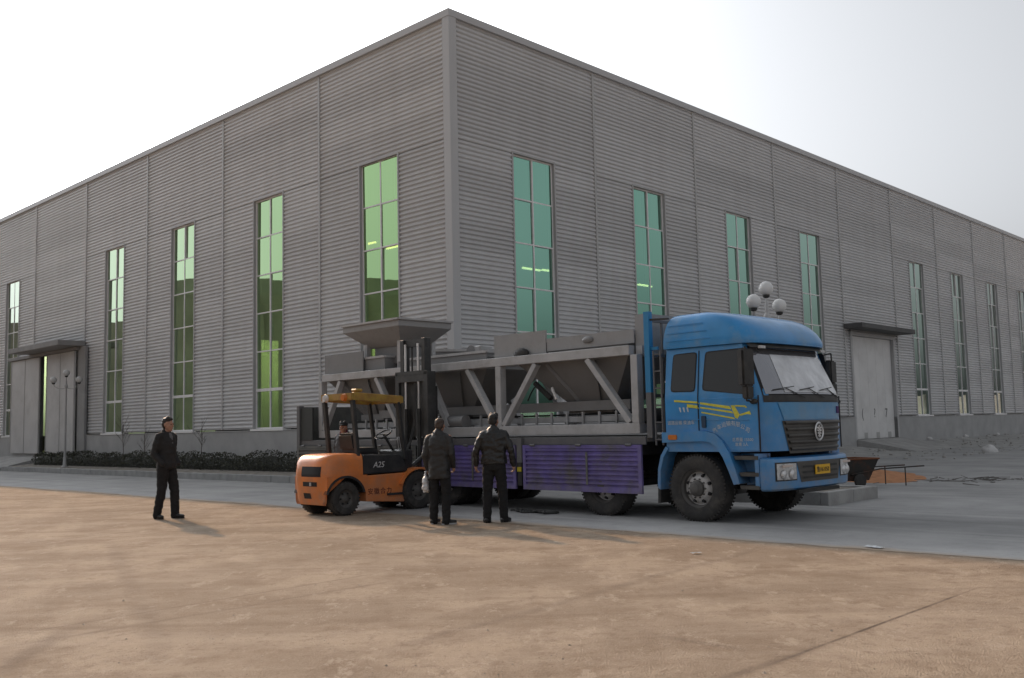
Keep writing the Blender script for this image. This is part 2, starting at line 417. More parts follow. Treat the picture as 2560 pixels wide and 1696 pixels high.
# grey sheet, building's shade hue in its colour; tan dust blends the ragged edge
def shade_ground_material():
    m = mat('shade_grey_surface', (.335, .33, .325), .92, spec=.25)
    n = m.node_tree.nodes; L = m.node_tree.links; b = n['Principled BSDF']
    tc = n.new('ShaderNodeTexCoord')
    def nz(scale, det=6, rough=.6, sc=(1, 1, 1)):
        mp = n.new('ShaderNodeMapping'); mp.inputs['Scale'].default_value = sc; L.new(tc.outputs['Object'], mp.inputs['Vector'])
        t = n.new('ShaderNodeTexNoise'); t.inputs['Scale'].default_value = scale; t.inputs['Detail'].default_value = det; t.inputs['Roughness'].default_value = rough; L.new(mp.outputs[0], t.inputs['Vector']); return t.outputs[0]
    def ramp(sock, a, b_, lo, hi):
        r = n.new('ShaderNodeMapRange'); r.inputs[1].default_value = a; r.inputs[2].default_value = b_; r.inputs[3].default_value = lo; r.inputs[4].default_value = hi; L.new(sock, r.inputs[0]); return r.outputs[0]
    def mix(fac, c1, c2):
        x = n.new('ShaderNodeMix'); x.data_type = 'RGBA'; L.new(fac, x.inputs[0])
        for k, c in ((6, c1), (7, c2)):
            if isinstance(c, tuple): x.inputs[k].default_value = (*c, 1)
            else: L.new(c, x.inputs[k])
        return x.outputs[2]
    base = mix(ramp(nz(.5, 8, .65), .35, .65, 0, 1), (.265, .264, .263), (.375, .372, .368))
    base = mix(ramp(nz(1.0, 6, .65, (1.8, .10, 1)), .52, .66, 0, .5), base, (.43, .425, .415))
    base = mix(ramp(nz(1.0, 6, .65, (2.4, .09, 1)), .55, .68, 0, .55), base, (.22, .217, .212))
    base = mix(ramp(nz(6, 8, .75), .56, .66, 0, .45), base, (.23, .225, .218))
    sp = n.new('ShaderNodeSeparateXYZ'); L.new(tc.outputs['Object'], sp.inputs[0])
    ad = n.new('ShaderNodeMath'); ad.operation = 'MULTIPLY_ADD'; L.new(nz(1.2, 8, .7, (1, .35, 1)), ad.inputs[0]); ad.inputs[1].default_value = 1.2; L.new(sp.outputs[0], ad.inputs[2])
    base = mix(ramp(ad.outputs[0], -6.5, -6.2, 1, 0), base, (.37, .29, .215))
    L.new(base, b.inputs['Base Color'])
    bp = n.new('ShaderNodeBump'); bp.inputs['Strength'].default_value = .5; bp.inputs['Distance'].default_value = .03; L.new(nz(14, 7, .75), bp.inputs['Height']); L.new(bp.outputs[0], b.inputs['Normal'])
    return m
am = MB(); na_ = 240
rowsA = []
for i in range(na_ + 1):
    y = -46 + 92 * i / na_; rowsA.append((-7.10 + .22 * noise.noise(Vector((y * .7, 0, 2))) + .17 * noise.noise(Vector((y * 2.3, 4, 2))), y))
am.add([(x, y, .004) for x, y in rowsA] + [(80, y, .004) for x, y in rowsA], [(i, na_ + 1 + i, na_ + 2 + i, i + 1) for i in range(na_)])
tag(am.build('shade_grey_ground', shade_ground_material(), None, loc=BC, rot=BROT), None, kind='structure')

# loose grit and pebbles on the yard
peb = MB(); rr = random.Random(3)
for i in range(2400):
    y = rr.uniform(4.6, 22) if i % 3 else rr.uniform(4.6, 11); x = rr.uniform(-.58, .58) * y * 1.0
    r = rr.uniform(.003, .008) * (1 + (rr.random() < .05) * 1.2)
    a = rr.uniform(0, 6.28); vs = []
    for k in range(5):
        t = a + k * 1.2566; vs.append((x + r * math.cos(t) * rr.uniform(.7, 1.2), y + r * math.sin(t) * rr.uniform(.7, 1.2), -.002))
    vs.append((x, y, r * rr.uniform(.5, .9)))
    peb.add(vs, [(k, (k + 1) % 5, 5) for k in range(5)])
tag(peb.build('gravel', mat('grit', (.36, .305, .25), .9, var=.35, vscale=3)), 'loose grit and pebbles scattered over the yard', 'gravel', kind='stuff')

# ------------------------------------------------------------------ workshop building
ZP, ZT, WT = 1.63, 13.42, 9.72
L0L, LL, L0R, LR = 6.379, 6.165, 6.453, 6.0
WHW = .923
bld = thing('workshop_building', 'large grey corrugated steel workshop with tall green glazed windows', 'building', BC, BROT)
PITCHR = .1367
def rib_profile(z0, z1):
    """(z, depth) points of horizontal trapezoid ribs; depth 0 = crest, positive = inward"""
    pts = []; k = math.floor((z0 - ZP) / PITCHR); z = ZP + k * PITCHR
    while z < z1:
        for dz, d in ((0, .05), (.024, .05), (.056, 0), (.094, 0), (.1367, .05)):
            zz = z + dz
            if z0 - 1e-6 <= zz <= z1 + 1e-6: pts.append((zz, d))
        z += PITCHR
    if pts[0][0] > z0 + 1e-3: pts.insert(0, (z0, .025))
    if pts[-1][0] < z1 - 1e-3: pts.append((z1, .025))
    out = []
    for p in pts:
        if not out or p[0] - out[-1][0] > 1e-4: out.append(p)
    return out
def clad_panel(wall, t0, t1, holes):
    mb = MB(); L = t1 - t0
    cuts = sorted(set([ZP, ZT - .1] + [h[2] for h in holes] + [h[3] for h in holes]))
    cuts = [c for c in cuts if ZP <= c <= ZT - .1]
    for z0, z1 in zip(cuts[:-1], cuts[1:]):
        spans = [(t0, t1)]
        for h in holes:
            if h[2] < z1 - 1e-3 and h[3] > z0 + 1e-3:
                ns = []
                for a, b in spans:
                    if h[0] > a: ns.append((a, min(b, h[0])))
                    if h[1] < b: ns.append((max(a, h[1]), b))
                spans = ns
        pr = rib_profile(z0, z1)
        for a, b in spans:
            if b - a < 1e-3: continue
            vs = []
            for z, d in pr:
                for t in (a, b): vs.append((t - t0 if wall == 'R' else t1 - t, d, z))
            mb.add(vs, [(2 * i, 2 * i + 1, 2 * i + 3, 2 * i + 2) for i in range(len(pr) - 1)])
    o = mb.build('cladding_panel', M_clad, bld, recalc=False)
    if wall == 'R': o.location = (t0, 0, 0)
    else: o.location = (0, t1, 0); o.rotation_euler = (0, 0, -math.pi / 2)
    return o
def wall_xf(wall, t):
    return ((t, 0, 0), 0) if wall == 'R' else ((0, t, 0), -math.pi / 2)

# --- one window, then copies
ROWS = 6; WH = WT - ZP
def make_window():
    w = WHW; f = MB(); dy = .30
    f.box(-w - .055, -w, -.018, dy, ZP, WT + .055); f.box(w, w + .055, -.018, dy, ZP, WT + .055)
    f.box(-w, w, -.018, dy, WT, WT + .055)
    win = f.build('window', M_reveal, bld)
    MB().box(-w - .11, w + .11, -.08, .24, ZP - .07, ZP - .003).build('sill', M_frame, win)
    rh = WH / ROWS
    for i in range(1, ROWS):
        t = .022 if i > 1 else .05
        MB().box(-w, w, .085, .141, ZP + i * rh - t, ZP + i * rh + t).build('transom', M_frame, win)
    MB().box(-.026, .026, .080, .147, ZP, WT).build('mullion', M_frame, win)
    e = MB()
    e.box(-w, -w + .05, .087, .139, ZP, WT); e.box(w - .05, w, .087, .139, ZP, WT); e.box(-w + .05, w - .05, .087, .139, WT - .05, WT); e.box(-w + .05, w - .05, .087, .139, ZP, ZP + .05)
    e.build('frame', M_frame, win)
    for i in range(ROWS):
        for sx in (0, 1):
            x0, x1 = (-w + .05, -.026) if sx == 0 else (.026, w - .05)
            MB().add([(x0, .115, ZP + i * rh + .022), (x1, .115, ZP + i * rh + .022), (x1, .115, ZP + (i + 1) * rh - .022), (x0, .115, ZP + (i + 1) * rh - .022)], [(0, 1, 2, 3)]).build('pane', M_glass, win)
    return win
win0 = make_window(); used = False
def put_window(wall, t):
    global used
    w = win0 if not used else copy_tree(win0, bld)
    used = True
    l, r = wall_xf(wall, t); w.location = l; w.rotation_euler = (0, 0, r)
    # tiny tilt differences so that panes do not mirror in lock-step
    for ch in w.children:
        if ch.name.startswith('pane'): ch.material_slots[0].link = 'OBJECT'; ch.material_slots[0].material = M_glassL if wall == 'L' else M_glass
        if ch.name.startswith('pane'): ch.rotation_euler = (random.uniform(-.004, .004), 0, random.uniform(-.006, .006))
    return w

NL, NR = 9, 10
seamL = [0] + [L0L + LL * i for i in range(NL)]
seamR = [0] + [L0R + LR * i for i in range(NR)]
winL = {0: 3.287, 1: L0L + LL * .5, 2: L0L + LL * 1.5, 3: L0L + LL * 2.5, 5: L0L + LL * 4.5, 6: L0L + LL * 5.5, 7: L0L + LL * 6.5, 8: L0L + LL * 7.5}
winR = {0: 3.457, 1: L0R + LR * .5, 2: L0R + LR * 1.5, 3: L0R + LR * 2.5, 5: L0R + LR * 4.5, 6: L0R + LR * 5.5, 7: L0R + LR * 6.5, 8: L0R + LR * 7.5, 9: L0R + LR * 8.5}
DL = (25.6, 30.4, ZP, 5.45); DR = (25.1, 29.75, ZP, 5.40)
for wall, seams, wins in (('L', seamL, winL), ('R', seamR, winR)):
    for i in range(len(seams) - 1):
        holes = []
        if i in wins: holes.append((wins[i] - WHW, wins[i] + WHW, ZP, WT)); put_window(wall, wins[i])
        d = DL if wall == 'L' else DR
        if i not in wins: holes.append(d)
        clad_panel(wall, seams[i], seams[i + 1], holes)
        if i:
            mb = MB().box(-.045, .045, -.022, .045, ZP + .02, ZT - .20)
            l, r = wall_xf(wall, seams[i]); mb.build('seam_strip', M_seam, bld, loc=l, rot=r)
LEN_L, LEN_R = seamL[-1], seamR[-1]
# plinth: cast panels between the doors
def plinth(wall, t0, t1, z0=-.2):
    a, b = (t0, t1)
    mb = MB()
    if wall == 'R': mb.box(a, b, -.05, .3, z0, ZP - .075)
    else: mb.box(-.05, .3, a, b, z0, ZP - .075)
    mb.build('plinth', M_plinth, bld)
plinth('R', .302, DR[0]); plinth('R', DR[1], LEN_R)
plinth('L', -.05, DL[0]); plinth('L', DL[1], LEN_L)
for wall, seams in (('L', seamL), ('R', seamR)):      # drip flashing over the plinth
    for i in range(len(seams) - 1):
        spans = [(seams[i], seams[i + 1])]
        if i == 4: d = DL if wall == 'L' else DR; spans = [(seams[i], d[0]), (d[1], seams[i + 1])]
        for a, b in spans:
            if b - a < .05: continue
            mb = MB()
            if wall == 'R': mb.box(a, b, -.075, .02, ZP - .07, ZP - .045)
            else: mb.box(-.075, .02, a, b, ZP - .07, ZP - .045)
            mb.build('flashing', M_trim, bld)
# corner trim (an L) and parapet caps
ct = MB(); ct.prism([(-.075, -.075), (.21, -.075), (.21, -.03), (-.03, -.03), (-.03, .21), (-.075, .21)], lambda a, b, t: Vector((a, b, t)), ZP - .04, ZT - .1)
ct.build('corner_trim', M_trim, bld)
pf = MB(); pf.prism([(-.09, -.09), (LEN_R, -.09), (LEN_R, .35), (.35, .35), (.35, LEN_L), (-.09, LEN_L)], lambda a, b, t: Vector((a, b, t)), ZT - .21, ZT)
pf.build('parapet_cap', M_trim, bld)
# interior: floor, far walls with their own windows, roof
box('interior_floor', M_concrete, bld, .3, LEN_R, .3, LEN_L, .3, .56)
box('roof', M_inner, bld, .36, LEN_R - .01, .36, LEN_L - .01, ZT - .5, ZT - .32)
bk = MB(); y0 = LEN_L - .3
cur = .3
for i in range(9):
    c = 4 + i * 6.2; bk.box(cur, c - 1, y0, LEN_L, .2, ZT - .31); bk.box(c - 1, c + 1, y0, LEN_L, .2, ZP); bk.box(c - 1, c + 1, y0, LEN_L, WT, ZT - .31); cur = c + 1
bk.box(cur, LEN_R, y0, LEN_L, .2, ZT - .31)
bk.build('rear_wall', M_inner, bld)
for i in range(9):
    c = 4 + i * 6.2; MB().add([(c - 1, y0 + .15, ZP), (c + 1, y0 + .15, ZP), (c + 1, y0 + .15, WT), (c - 1, y0 + .15, WT)], [(0, 1, 2, 3)]).build('rear_window', M_glassL, bld)
box('side_wall', M_inner, bld, LEN_R - .3, LEN_R - .01, .3, y0, .2, ZT - .31)
# ------------------------------------------------------------------ doors and canopies
M_can = mat('canopy_concrete', (.25, .25, .25), .8, var=.12, vscale=1.5)
# right: one wide pale leaf in a lined opening
rd = MB(); rd.box(DR[0] - .16, DR[0], -.06, .3, .5, 5.56); rd.box(DR[1], DR[1] + .16, -.06, .3, .5, 5.56); rd.box(DR[0], DR[1], -.06, .3, 5.40, 5.56)
rdf = rd.build('door_frame', M_reveal, bld)
dl = box('door_leaf', M_door, bld, DR[0] + .02, DR[1] - .02, .10, .16, .56, 5.39, bevel=.004)
for k in range(1, 5): MB().box(DR[0] + .02 + k * .922 - .006, DR[0] + .02 + k * .922 + .006, .097, .0995, .6, 5.35).build('sheet_joint', M_door, dl)
for k in range(3):   # scrawled marks and patches low on the leaf
    x = DR[0] + 1.0 + k * 1.35
    t = text('scuff_mark', ('(', '?', '7')[k], .62, mat('scuff', (.12, .12, .12), .8), dl, Matrix.Translation((x, .092, 1.75)) @ Matrix.Rotation(R(90), 4, 'X'))
    MB().box(x + .1, x + .45, .090, .099, .58, .85).build('kick_patch', mat('patch', (.40, .40, .39), .7), dl)
M_can2 = mat('dark_canopy', (.10, .10, .10), .8, var=.15, vscale=2)
box('canopy', M_can2, bld, DR[0] - .75, DR[1] + .75, -.9, -.02, 5.66, 5.88, bevel=.01)
box('canopy_beam', M_can, bld, DR[0] - .2, DR[1] + .2, -.10, -.02, 5.56, 5.659)
# left: sliding leaves, half open
box('lintel_rail', M_can, bld, -.28, -.05, 25.0, 33.8, 5.46, 5.6)
M_leafedge = mat('leaf_edge', (.30, .30, .30), .5)
for a, b, x0 in ((25.3, 28.65, -.24), (29.75, 33.6, -.16)):
    dl = box('door_leaf', M_doorL, bld, x0, x0 + .06, a, b, .74, 5.44, bevel=.005)
    MB().box(x0 - .012, x0 - .002, a, a + .09, .75, 5.43).build('stile', M_leafedge, dl)
    MB().box(x0 - .012, x0 - .002, b - .09, b, .75, 5.43).build('stile', M_leafedge, dl)
    MB().box(x0 - .012, x0 - .002, (a + b) / 2 - .02, (a + b) / 2 + .02, .75, 5.43).build('stile', M_leafedge, dl)
box('pilaster', M_can, bld, -.16, -.052, 24.35, 25.15, .2, 5.6)
box('canopy', M_can, bld, -1.25, -.03, 24.7, 30.9, 5.62, 5.85, bevel=.01)
box('door_frame', M_reveal, bld, -.05, .3, 25.5, 25.6, .5, 5.5); box('door_frame', M_reveal, bld, -.05, .3, 30.4, 30.5, .5, 5.5)

# ------------------------------------------------------------------ paving, ramp, bank along the walls
rp = MB()
P = [bw(DR[0] - .1, -.06, .55), bw(DR[1] + .25, -.06, .55), bw(DR[1] + 1.2, -2.6, .03), bw(DR[0] + .3, -2.6, .03)]
Q = [Vector((p.x, p.y, -.2)) for p in P]
rp.add(P + Q, [(0, 1, 2, 3), (4, 7, 6, 5), (0, 4, 5, 1), (1, 5, 6, 2), (2, 6, 7, 3), (3, 7, 4, 0)])
tag(rp.build('ramp', M_concrete, bevel=.01), None, kind='structure')
M_bank = mat('rubbly_earth', (.33, .325, .315), .95, var=.22, vscale=1.6, dirt=(.42, .41, .39), dirt_amt=.7, dscale=2.5, bump=.8, bscale=8)
def bank(name, t0, t1, n):
    mb = MB()
    def fn(a, b):
        t = t0 + (t1 - t0) * a; y = -.06 - 4.2 * b
        e = min(1, min(a, 1 - a) * n * .5)
        h = .34 * (1 - b) ** 2.0 + .05 * noise.noise(Vector((t * .9, y * 1.3, 3))) * (1 - b) + .05 * noise.noise(Vector((t * 3, y * 3, 1))) * (1 - b)
        return bw(t, y, max(-.02 if b > .97 else .006, h * (.35 + .65 * e)))
    mb.grid(fn, n, 14)
    return tag(mb.build(name, M_bank, smooth=True), None, kind='structure')
bank('earth_bank', 12, DR[0] - .35, 40); bank('earth_bank', DR[1] + 1.3, LEN_R, 80)
# left: kerbed verge with soil
M_kerb = mat('kerb_stone', (.30, .30, .295), .9, var=.14, vscale=3, bump=.2)
M_soil = mat('verge_soil', (.20, .18, .155), .95, var=.3, vscale=4, bump=.6, bscale=15)
vb = MB()
vb.add([bw(-1.92, -1, .19), bw(-1.92, 28.8, .19), bw(-.05, 28.8, .34), bw(-.05, -1, .34)], [(0, 1, 2, 3)])
tag(vb.build('verge', M_soil), None, kind='structure')
kg = thing('kerb', 'low grey kerb edging the verge along the left wall', 'kerb', BC, BROT)
for i in range(30):
    box('kerb_stone', M_kerb, kg, -2.06 + random.uniform(-.008, .008), -1.92, -1 + i * 1.0, -1 + i * 1.0 + .985, -.1, .215 + random.uniform(-.008, .008), bevel=.012)
kg2 = MB(); kg2.box(-2.06, -.1, 28.86, 29.0, -.1, .21)
kg2.build('kerb_stone', M_kerb, kg, bevel=.012)
dp = MB(); dp.add([bw(-2.6, 29.05, .02), bw(-2.6, 35.2, .02), bw(-.06, 34.5, .6), bw(-.06, 29.05, .6)] + [bw(-2.6, 29.05, -.2), bw(-2.6, 35.2, -.2), bw(-.06, 34.5, -.2), bw(-.06, 29.05, -.2)], [(0, 1, 2, 3), (0, 4, 5, 1), (1, 5, 6, 2), (2, 6, 7, 3), (3, 7, 4, 0)])
tag(dp.build('driveway', M_concrete), None, kind='structure')
vb = MB(); vb.add([bw(-1.92, 35.4, .19), bw(-1.92, LEN_L, .19), bw(-.05, LEN_L, .34), bw(-.05, 35.4, .34)], [(0, 1, 2, 3)])
tag(vb.build('verge', M_soil), None, kind='structure')

# ================================================================== TRUCK
M_blue = mat('blue_cab_paint', (.026, .245, .57), .28, var=.14, vscale=2.5, dirt=(.15, .26, .34), dirt_amt=.5, dscale=1.6, coat=.3, zdust=(.45, 1.7, .55), bump=.05, bscale=3)
M_blue2 = mat('blue_roof_paint', (.03, .25, .57), .34, var=.10, vscale=3, dirt=(.24, .33, .40), dirt_amt=.6, dscale=1.6, coat=.25)
M_blk = mat('black_plastic', (.022, .022, .022), .55, var=.3, vscale=8, dirt=(.10, .09, .08), dirt_amt=.4)
M_grille = mat('grille_plastic', (.07, .066, .06), .5, var=.2, dirt=(.12, .11, .09), dirt_amt=.4)
M_chas = mat('chassis', (.025, .025, .025), .7, dirt=(.09, .08, .07), dirt_amt=.6)
M_tyre = mat('tyre_rubber', (.038, .036, .035), .85, var=.2, vscale=10, dirt=(.11, .10, .09), dirt_amt=.7, dscale=4, bump=.2)
M_rim = mat('wheel_steel', (.52, .51, .50), .55, metal=.1, var=.15, dirt=(.12, .10, .09), dirt_amt=.7, dscale=6)
M_hub = mat('hub_iron', (.09, .085, .08), .6, var=.2)
M_glassd = mat('dark_window_glass', (.018, .018, .018), .06, spec=.5)
M_rub = mat('window_rubber', (.012, .012, .014), .7)
M_chrome = mat('worn_chrome', (.66, .66, .66), .35, metal=.5)
M_lens = mat('lamp_lens', (.55, .55, .55), .12, spec=.8, var=.25, vscale=14)
M_amber = mat('amber_lens', (.55, .16, .02), .3)
M_yel = mat('yellow_decal', (.60, .56, .06), .5, var=.15, vscale=20)
M_wht = mat('white_decal', (.50, .55, .60), .6)
M_plate = mat('plate_yellow', (.75, .42, .012), .45)
M_purple = mat('purple_board_paint', (.135, .105, .34), .5, var=.25, vscale=4, dirt=(.12, .115, .11), dirt_amt=.9, dscale=2.2, zdust=(.35, 1.2, .45))
M_boardg = mat('grey_board_paint', (.10, .105, .10), .65, var=.2, vscale=4, dirt=(.2, .19, .17), dirt_amt=.6, dscale=3, zdust=(.35, 1.2, .45))
M_wood = mat('bed_timber', (.16, .15, .135), .9, var=.3, vscale=6, dirt=(.33, .32, .30), dirt_amt=.8, dscale=4)
M_rackg = mat('rack_grey', (.11, .11, .115), .6, dirt=(.2, .19, .18), dirt_amt=.5)
M_rackb = mat('rack_blue', (.02, .20, .42), .45)

truck = thing('cargo_truck', 'blue flatbed lorry with high-roof cab and purple drop-down side boards', 'truck', TA, TROT)
YC = 1.22
def hwz(z): return 1.22 if z <= 1.88 else 1.22 - .085 * (z - 1.88) / .74
XF = [(.4, 1.34), (1.05, 1.36), (1.5, 1.37), (1.80, 1.365), (1.90, 1.345), (2.62, .96), (2.7, .94)]
def xfz(z):
    for (a, xa), (b, xb) in zip(XF[:-1], XF[1:]):
        if z <= b: return xa + (xb - xa) * max(0, (z - a)) / (b - a)
    return XF[-1][1]
XC, XR = .86, -.52
def nz_(z): return 3.4
def frontx(y, z):
    q = min(1, abs((y - YC) / hwz(z))); n = nz_(z)
    return XC + (xfz(z) - XC) * (1 - q ** n) ** (1 / n) - .05 * q * q
def outline(z, xc=XC, xr=XR, hw=None, xf=None, n=3.4, N=36, bow=.05):
    hw = hwz(z) if hw is None else hw; xf = xfz(z) if xf is None else xf
    pts = [Vector((xr, YC - hw, z)), Vector(((xr + xc) / 2, YC - hw, z))]
    for i in range(N + 1):
        t = -math.pi / 2 + math.pi * i / N; c, s_ = math.cos(t), math.sin(t)
        q = abs(s_) ** (2 / n)
        pts.append(Vector((xc + (xf - xc) * max(0, c) ** (2 / n) - bow * q * q * (max(0, c) > 1e-6 or 0) , YC + hw * math.copysign(q, s_), z)))
    pts += [Vector(((xr + xc) / 2, YC + hw, z)), Vector((xr, YC + hw, z))]
    return pts
zs = [1.06, 1.12, 1.3, 1.5, 1.65, 1.80, 1.88, 1.95, 2.1, 2.3, 2.5, 2.62, 2.66]
cab = MB().loft([outline(z) for z in zs]).build('cab_shell', M_blue, truck, smooth=35)
# roof fairing
rz = [(2.665, 1.10, 1.19, -.53, .55), (2.72, 1.11, 1.20, -.53, .55), (2.80, 1.08, 1.20, -.525, .52), (2.90, 1.01, 1.195, -.51, .46), (3.00, .90, 1.185, -.48, .38), (3.08, .77, 1.165, -.45, .30), (3.135, .62, 1.135, -.42, .2), (3.175, .45, 1.09, -.38, .12), (3.20, .28, 1.01, -.34, .05), (3.215, .08, .7, -.24, -.06)]
rf = MB().loft([outline(z, xc=xc, xr=xr, hw=hw, xf=xf, n=4.2, bow=0) for z, xf, hw, xr, xc in rz]).build('roof_fairing', M_blue2, truck, smooth=50)
for k in range(3):
    MB().bar((-.45, .0145, 2.78 + k * .12), (.35 - k * .06, .0145, 2.78 + k * .12), .006, .012).build('pressing', M_blue, rf)
# sun visor under the brow
def visor(a, b):
    y = YC + (a - .5) * 2 * 1.12
    x = frontx(y, 2.6) + .03 + .10 * (1 - b)
    return Vector((x, y, 2.595 + .09 * b))
vs = MB().grid(visor, 20, 3).build('sun_visor', M_grille, truck, smooth=True)
MB().bar((1.05, .25, 2.60), (1.05, .38, 2.60), .05, .04).build('marker_lamp', M_lens, vs)
MB().bar((1.05, 2.06, 2.60), (1.05, 2.19, 2.60), .05, .04).build('marker_lamp', M_lens, vs)

def front_patch(name, m, y0f, y1f, z0, z1, off, na=20, nb=6, parent=truck, smooth=True, thick=.0):
    mb = MB()
    def fn(a, b):
        z = z0 + (z1 - z0) * b; y = y0f(z) + (y1f(z) - y0f(z)) * a
        return Vector((frontx(y, z) + off, y, z))
    mb.grid(fn, na, nb)
    if thick:
        mb.grid(lambda a, b: fn(1 - a, b) - Vector((thick, 0, 0)), na, nb)
    return mb.build(name, m, parent, smooth=smooth)
lin = lambda za, ya, zb, yb: (lambda z: ya + (yb - ya) * (z - za) / (zb - za))
# windscreen: rubber surround, pale sunshade behind, glass
ws_l, ws_r = lin(1.90, .14, 2.60, .20), lin(1.90, 2.26, 2.60, 2.14)
front_patch('windscreen_rubber', M_rub, lambda z: ws_l(z) - .035, lambda z: ws_r(z) + .035, 1.87, 2.625, .006)
M_shade = mat('sunshade_board', (.60, .61, .63), .28, metal=.35, var=.2, vscale=4, bump=.9, bscale=7)
M_wglass = mat('windscreen_glass', (.34, .345, .37), .06, spec=.8, metal=.7)
wsn = front_patch('windscreen', M_wglass, ws_l, ws_r, 1.895, 2.605, .012)
front_patch('sunshade', M_shade, lin(1.93, .48, 2.42, .56), lambda z: ws_r(z) - .03, 1.92, 2.50, .017, parent=wsn)
for k, yy in enumerate((.55, 1.15, 1.75)):
    mb = MB(); p0 = Vector((frontx(yy + .35, 1.86) + .04, yy + .35, 1.84)); p1 = Vector((frontx(yy - .05, 1.99) + .045, yy - .05, 1.985)); p2 = Vector((frontx(yy - .3, 1.97) + .04, yy - .30, 1.955))
    mb.path([p0, p1], .007, 6); mb.bar(p2, p1 + (p1 - p2) * .7, .010, .012)
    mb.build('wiper', M_blk, truck)
front_patch('cowl', M_blk, lambda z: .10, lambda z: 2.34, 1.775, 1.875, .014)
front_patch('hood_panel', mat('blue_hood_paint', (.09, .28, .50), .34, var=.1, dirt=(.2, .25, .29), dirt_amt=.5, coat=.25), lin(1.52, .40, 1.77, .30), lin(1.52, 2.04, 1.77, 2.14), 1.515, 1.768, .012)
MB().bar((frontx(1.98, 1.69) + .016, 1.98, 1.60), (frontx(1.98, 1.69) + .014, 1.98, 1.71), .02, .03).build('badge', mat('badge_violet', (.09, .03, .14), .4), truck)
MB().bar((frontx(2.04, 1.69) + .016, 2.045, 1.60), (frontx(2.04, 1.69) + .014, 2.045, 1.71), .02, .03).build('badge', MATS['badge_violet'], truck)
# grille
gl, gr = lin(1.02, .50, 1.50, .36), lin(1.02, 1.94, 1.50, 2.08)
gb = front_patch('grille', M_grille, gl, gr, 1.02, 1.50, .010)
for k in range(5):
    zc = 1.06 + k * .095
    mb = MB()
    def fn(a, b, zc=zc):
        z = zc + .06 * b; y = gl(z) + .03 + (gr(z) - gl(z) - .06) * a
        return Vector((frontx(y, z) + .016 + .03 * math.sin(math.pi * b), y, z))
    mb.grid(fn, 18, 4); mb.build('grille_slat', M_grille, gb, smooth=True)
# emblem: oval ring with a winged figure
em = MB(); c = Vector((frontx(YC, 1.33) + .056, YC, 1.33)); ea, eb = .115, .128
ring = []
for i in range(28):
    t = 2 * math.pi * i / 28
    ring.append([c + Vector((.0 + .014 * math.cos(q), (ea + .016 * math.sin(q)) * math.cos(t), (eb + .016 * math.sin(q)) * math.sin(t))) for q in (0, 1.57, 3.14, 4.71)])
em.loft(ring + [ring[0]], cap=False)
em.bar(c + Vector((0, 0, -.09)), c + Vector((0, 0, .095)), .030, .014, (1, 0, 0))
for zz, ln in ((.048, .075), (.008, .062), (-.035, .05)):
    em.bar(c + Vector((0, -ln, zz + .012)), c + Vector((0, 0, zz - .006)), .026, .014, (1, 0, 0)); em.bar(c + Vector((0, ln, zz + .012)), c + Vector((0, 0, zz - .006)), .026, .014, (1, 0, 0))
em.bar(c + Vector((0, -.04, -.075)), c + Vector((0, 0, -.05)), .015, .012, (1, 0, 0)); em.bar(c + Vector((0, .04, -.075)), c + Vector((0, 0, -.05)), .015, .012, (1, 0, 0))
em.build('emblem', M_chrome, truck)
# bumper
def bump_out(z, xf, hw): return [p for p in outline(z, xc=1.15, xr=1.11, hw=hw, xf=xf, n=3.0, bow=.03)]
bumper = MB().loft([bump_out(.49, 1.36, 1.17), bump_out(.52, 1.40, 1.205), bump_out(.62, 1.41, 1.21), bump_out(.90, 1.41, 1.21), bump_out(.95, 1.39, 1.205), bump_out(.97, 1.34, 1.17)]).build('bumper', M_blue, truck, smooth=40)
def bx(y, z=.7):
    q = min(1, abs((y - YC) / 1.21)); return 1.15 + .26 * (1 - q ** 3.0) ** (1 / 3.0) - .03 * q * q
def bpatch(name, m, poly_l, poly_r, z0, z1, off, parent=None, na=14):
    return MB().grid(lambda a, b: Vector((bx(poly_l(z0 + (z1 - z0) * b) * (1 - a) + poly_r(z0 + (z1 - z0) * b) * a) + off, poly_l(z0 + (z1 - z0) * b) * (1 - a) + poly_r(z0 + (z1 - z0) * b) * a, z0 + (z1 - z0) * b)), na, 4).build(name, m, parent or truck, smooth=True)
low = bpatch('lower_grille', M_grille, lin(.6, .66, .9, .56), lin(.6, 1.78, .9, 1.88), .60, .90, .006)
for k in range(3):
    bpatch('grille_slat', M_blk, lambda z: .7, lambda z: 1.74, .645 + k * .08, .675 + k * .08, .016, low)
for sgn in (-1, 1):
    yc = YC + sgn * .87
    f0, f1 = (yc - .21, yc + .19)
    h = bpatch('headlight', M_blk, lambda z: f0 - .02, lambda z: f1 + .02, .63, .90, .004)
    bpatch('lens', M_lens, lambda z: f0, lambda z: f1, .65, .88, .012, h)
    for dy in (-.09, .08):
        yy = yc + dy
        MB().lathe([(.0, .03), (.05, .022), (.075, .0)], (bx(yy) + .010, yy, .725), 'X', 16).build('reflector', M_chrome, h, smooth=True)
    MB().bar((bx(yc) + .02, yc - .16, .845), (bx(yc) + .02, yc + .14, .845), .02, .03).build('indicator', mat('clear_indicator', (.6, .5, .45), .2), h)
pl = MB(); pl.box(0, .012, -.22, .22, -.07, .07)
xp = bx(YC) + .02
plate = pl.build('number_plate', M_plate, truck, loc=(xp, YC + .02, .765))
text('plate_text', '鲁H61050', .095, M_blk, plate, Matrix.Translation((.0145, 0, -.006)) @ Matrix.Rotation(R(90), 4, 'Z') @ Matrix.Rotation(R(90), 4, 'X'), .0015, sx=.93)
MB().bar((1.36, .6, .46), (1.36, 1.84, .46), .05, .05).build('tow_beam', M_chas, truck)

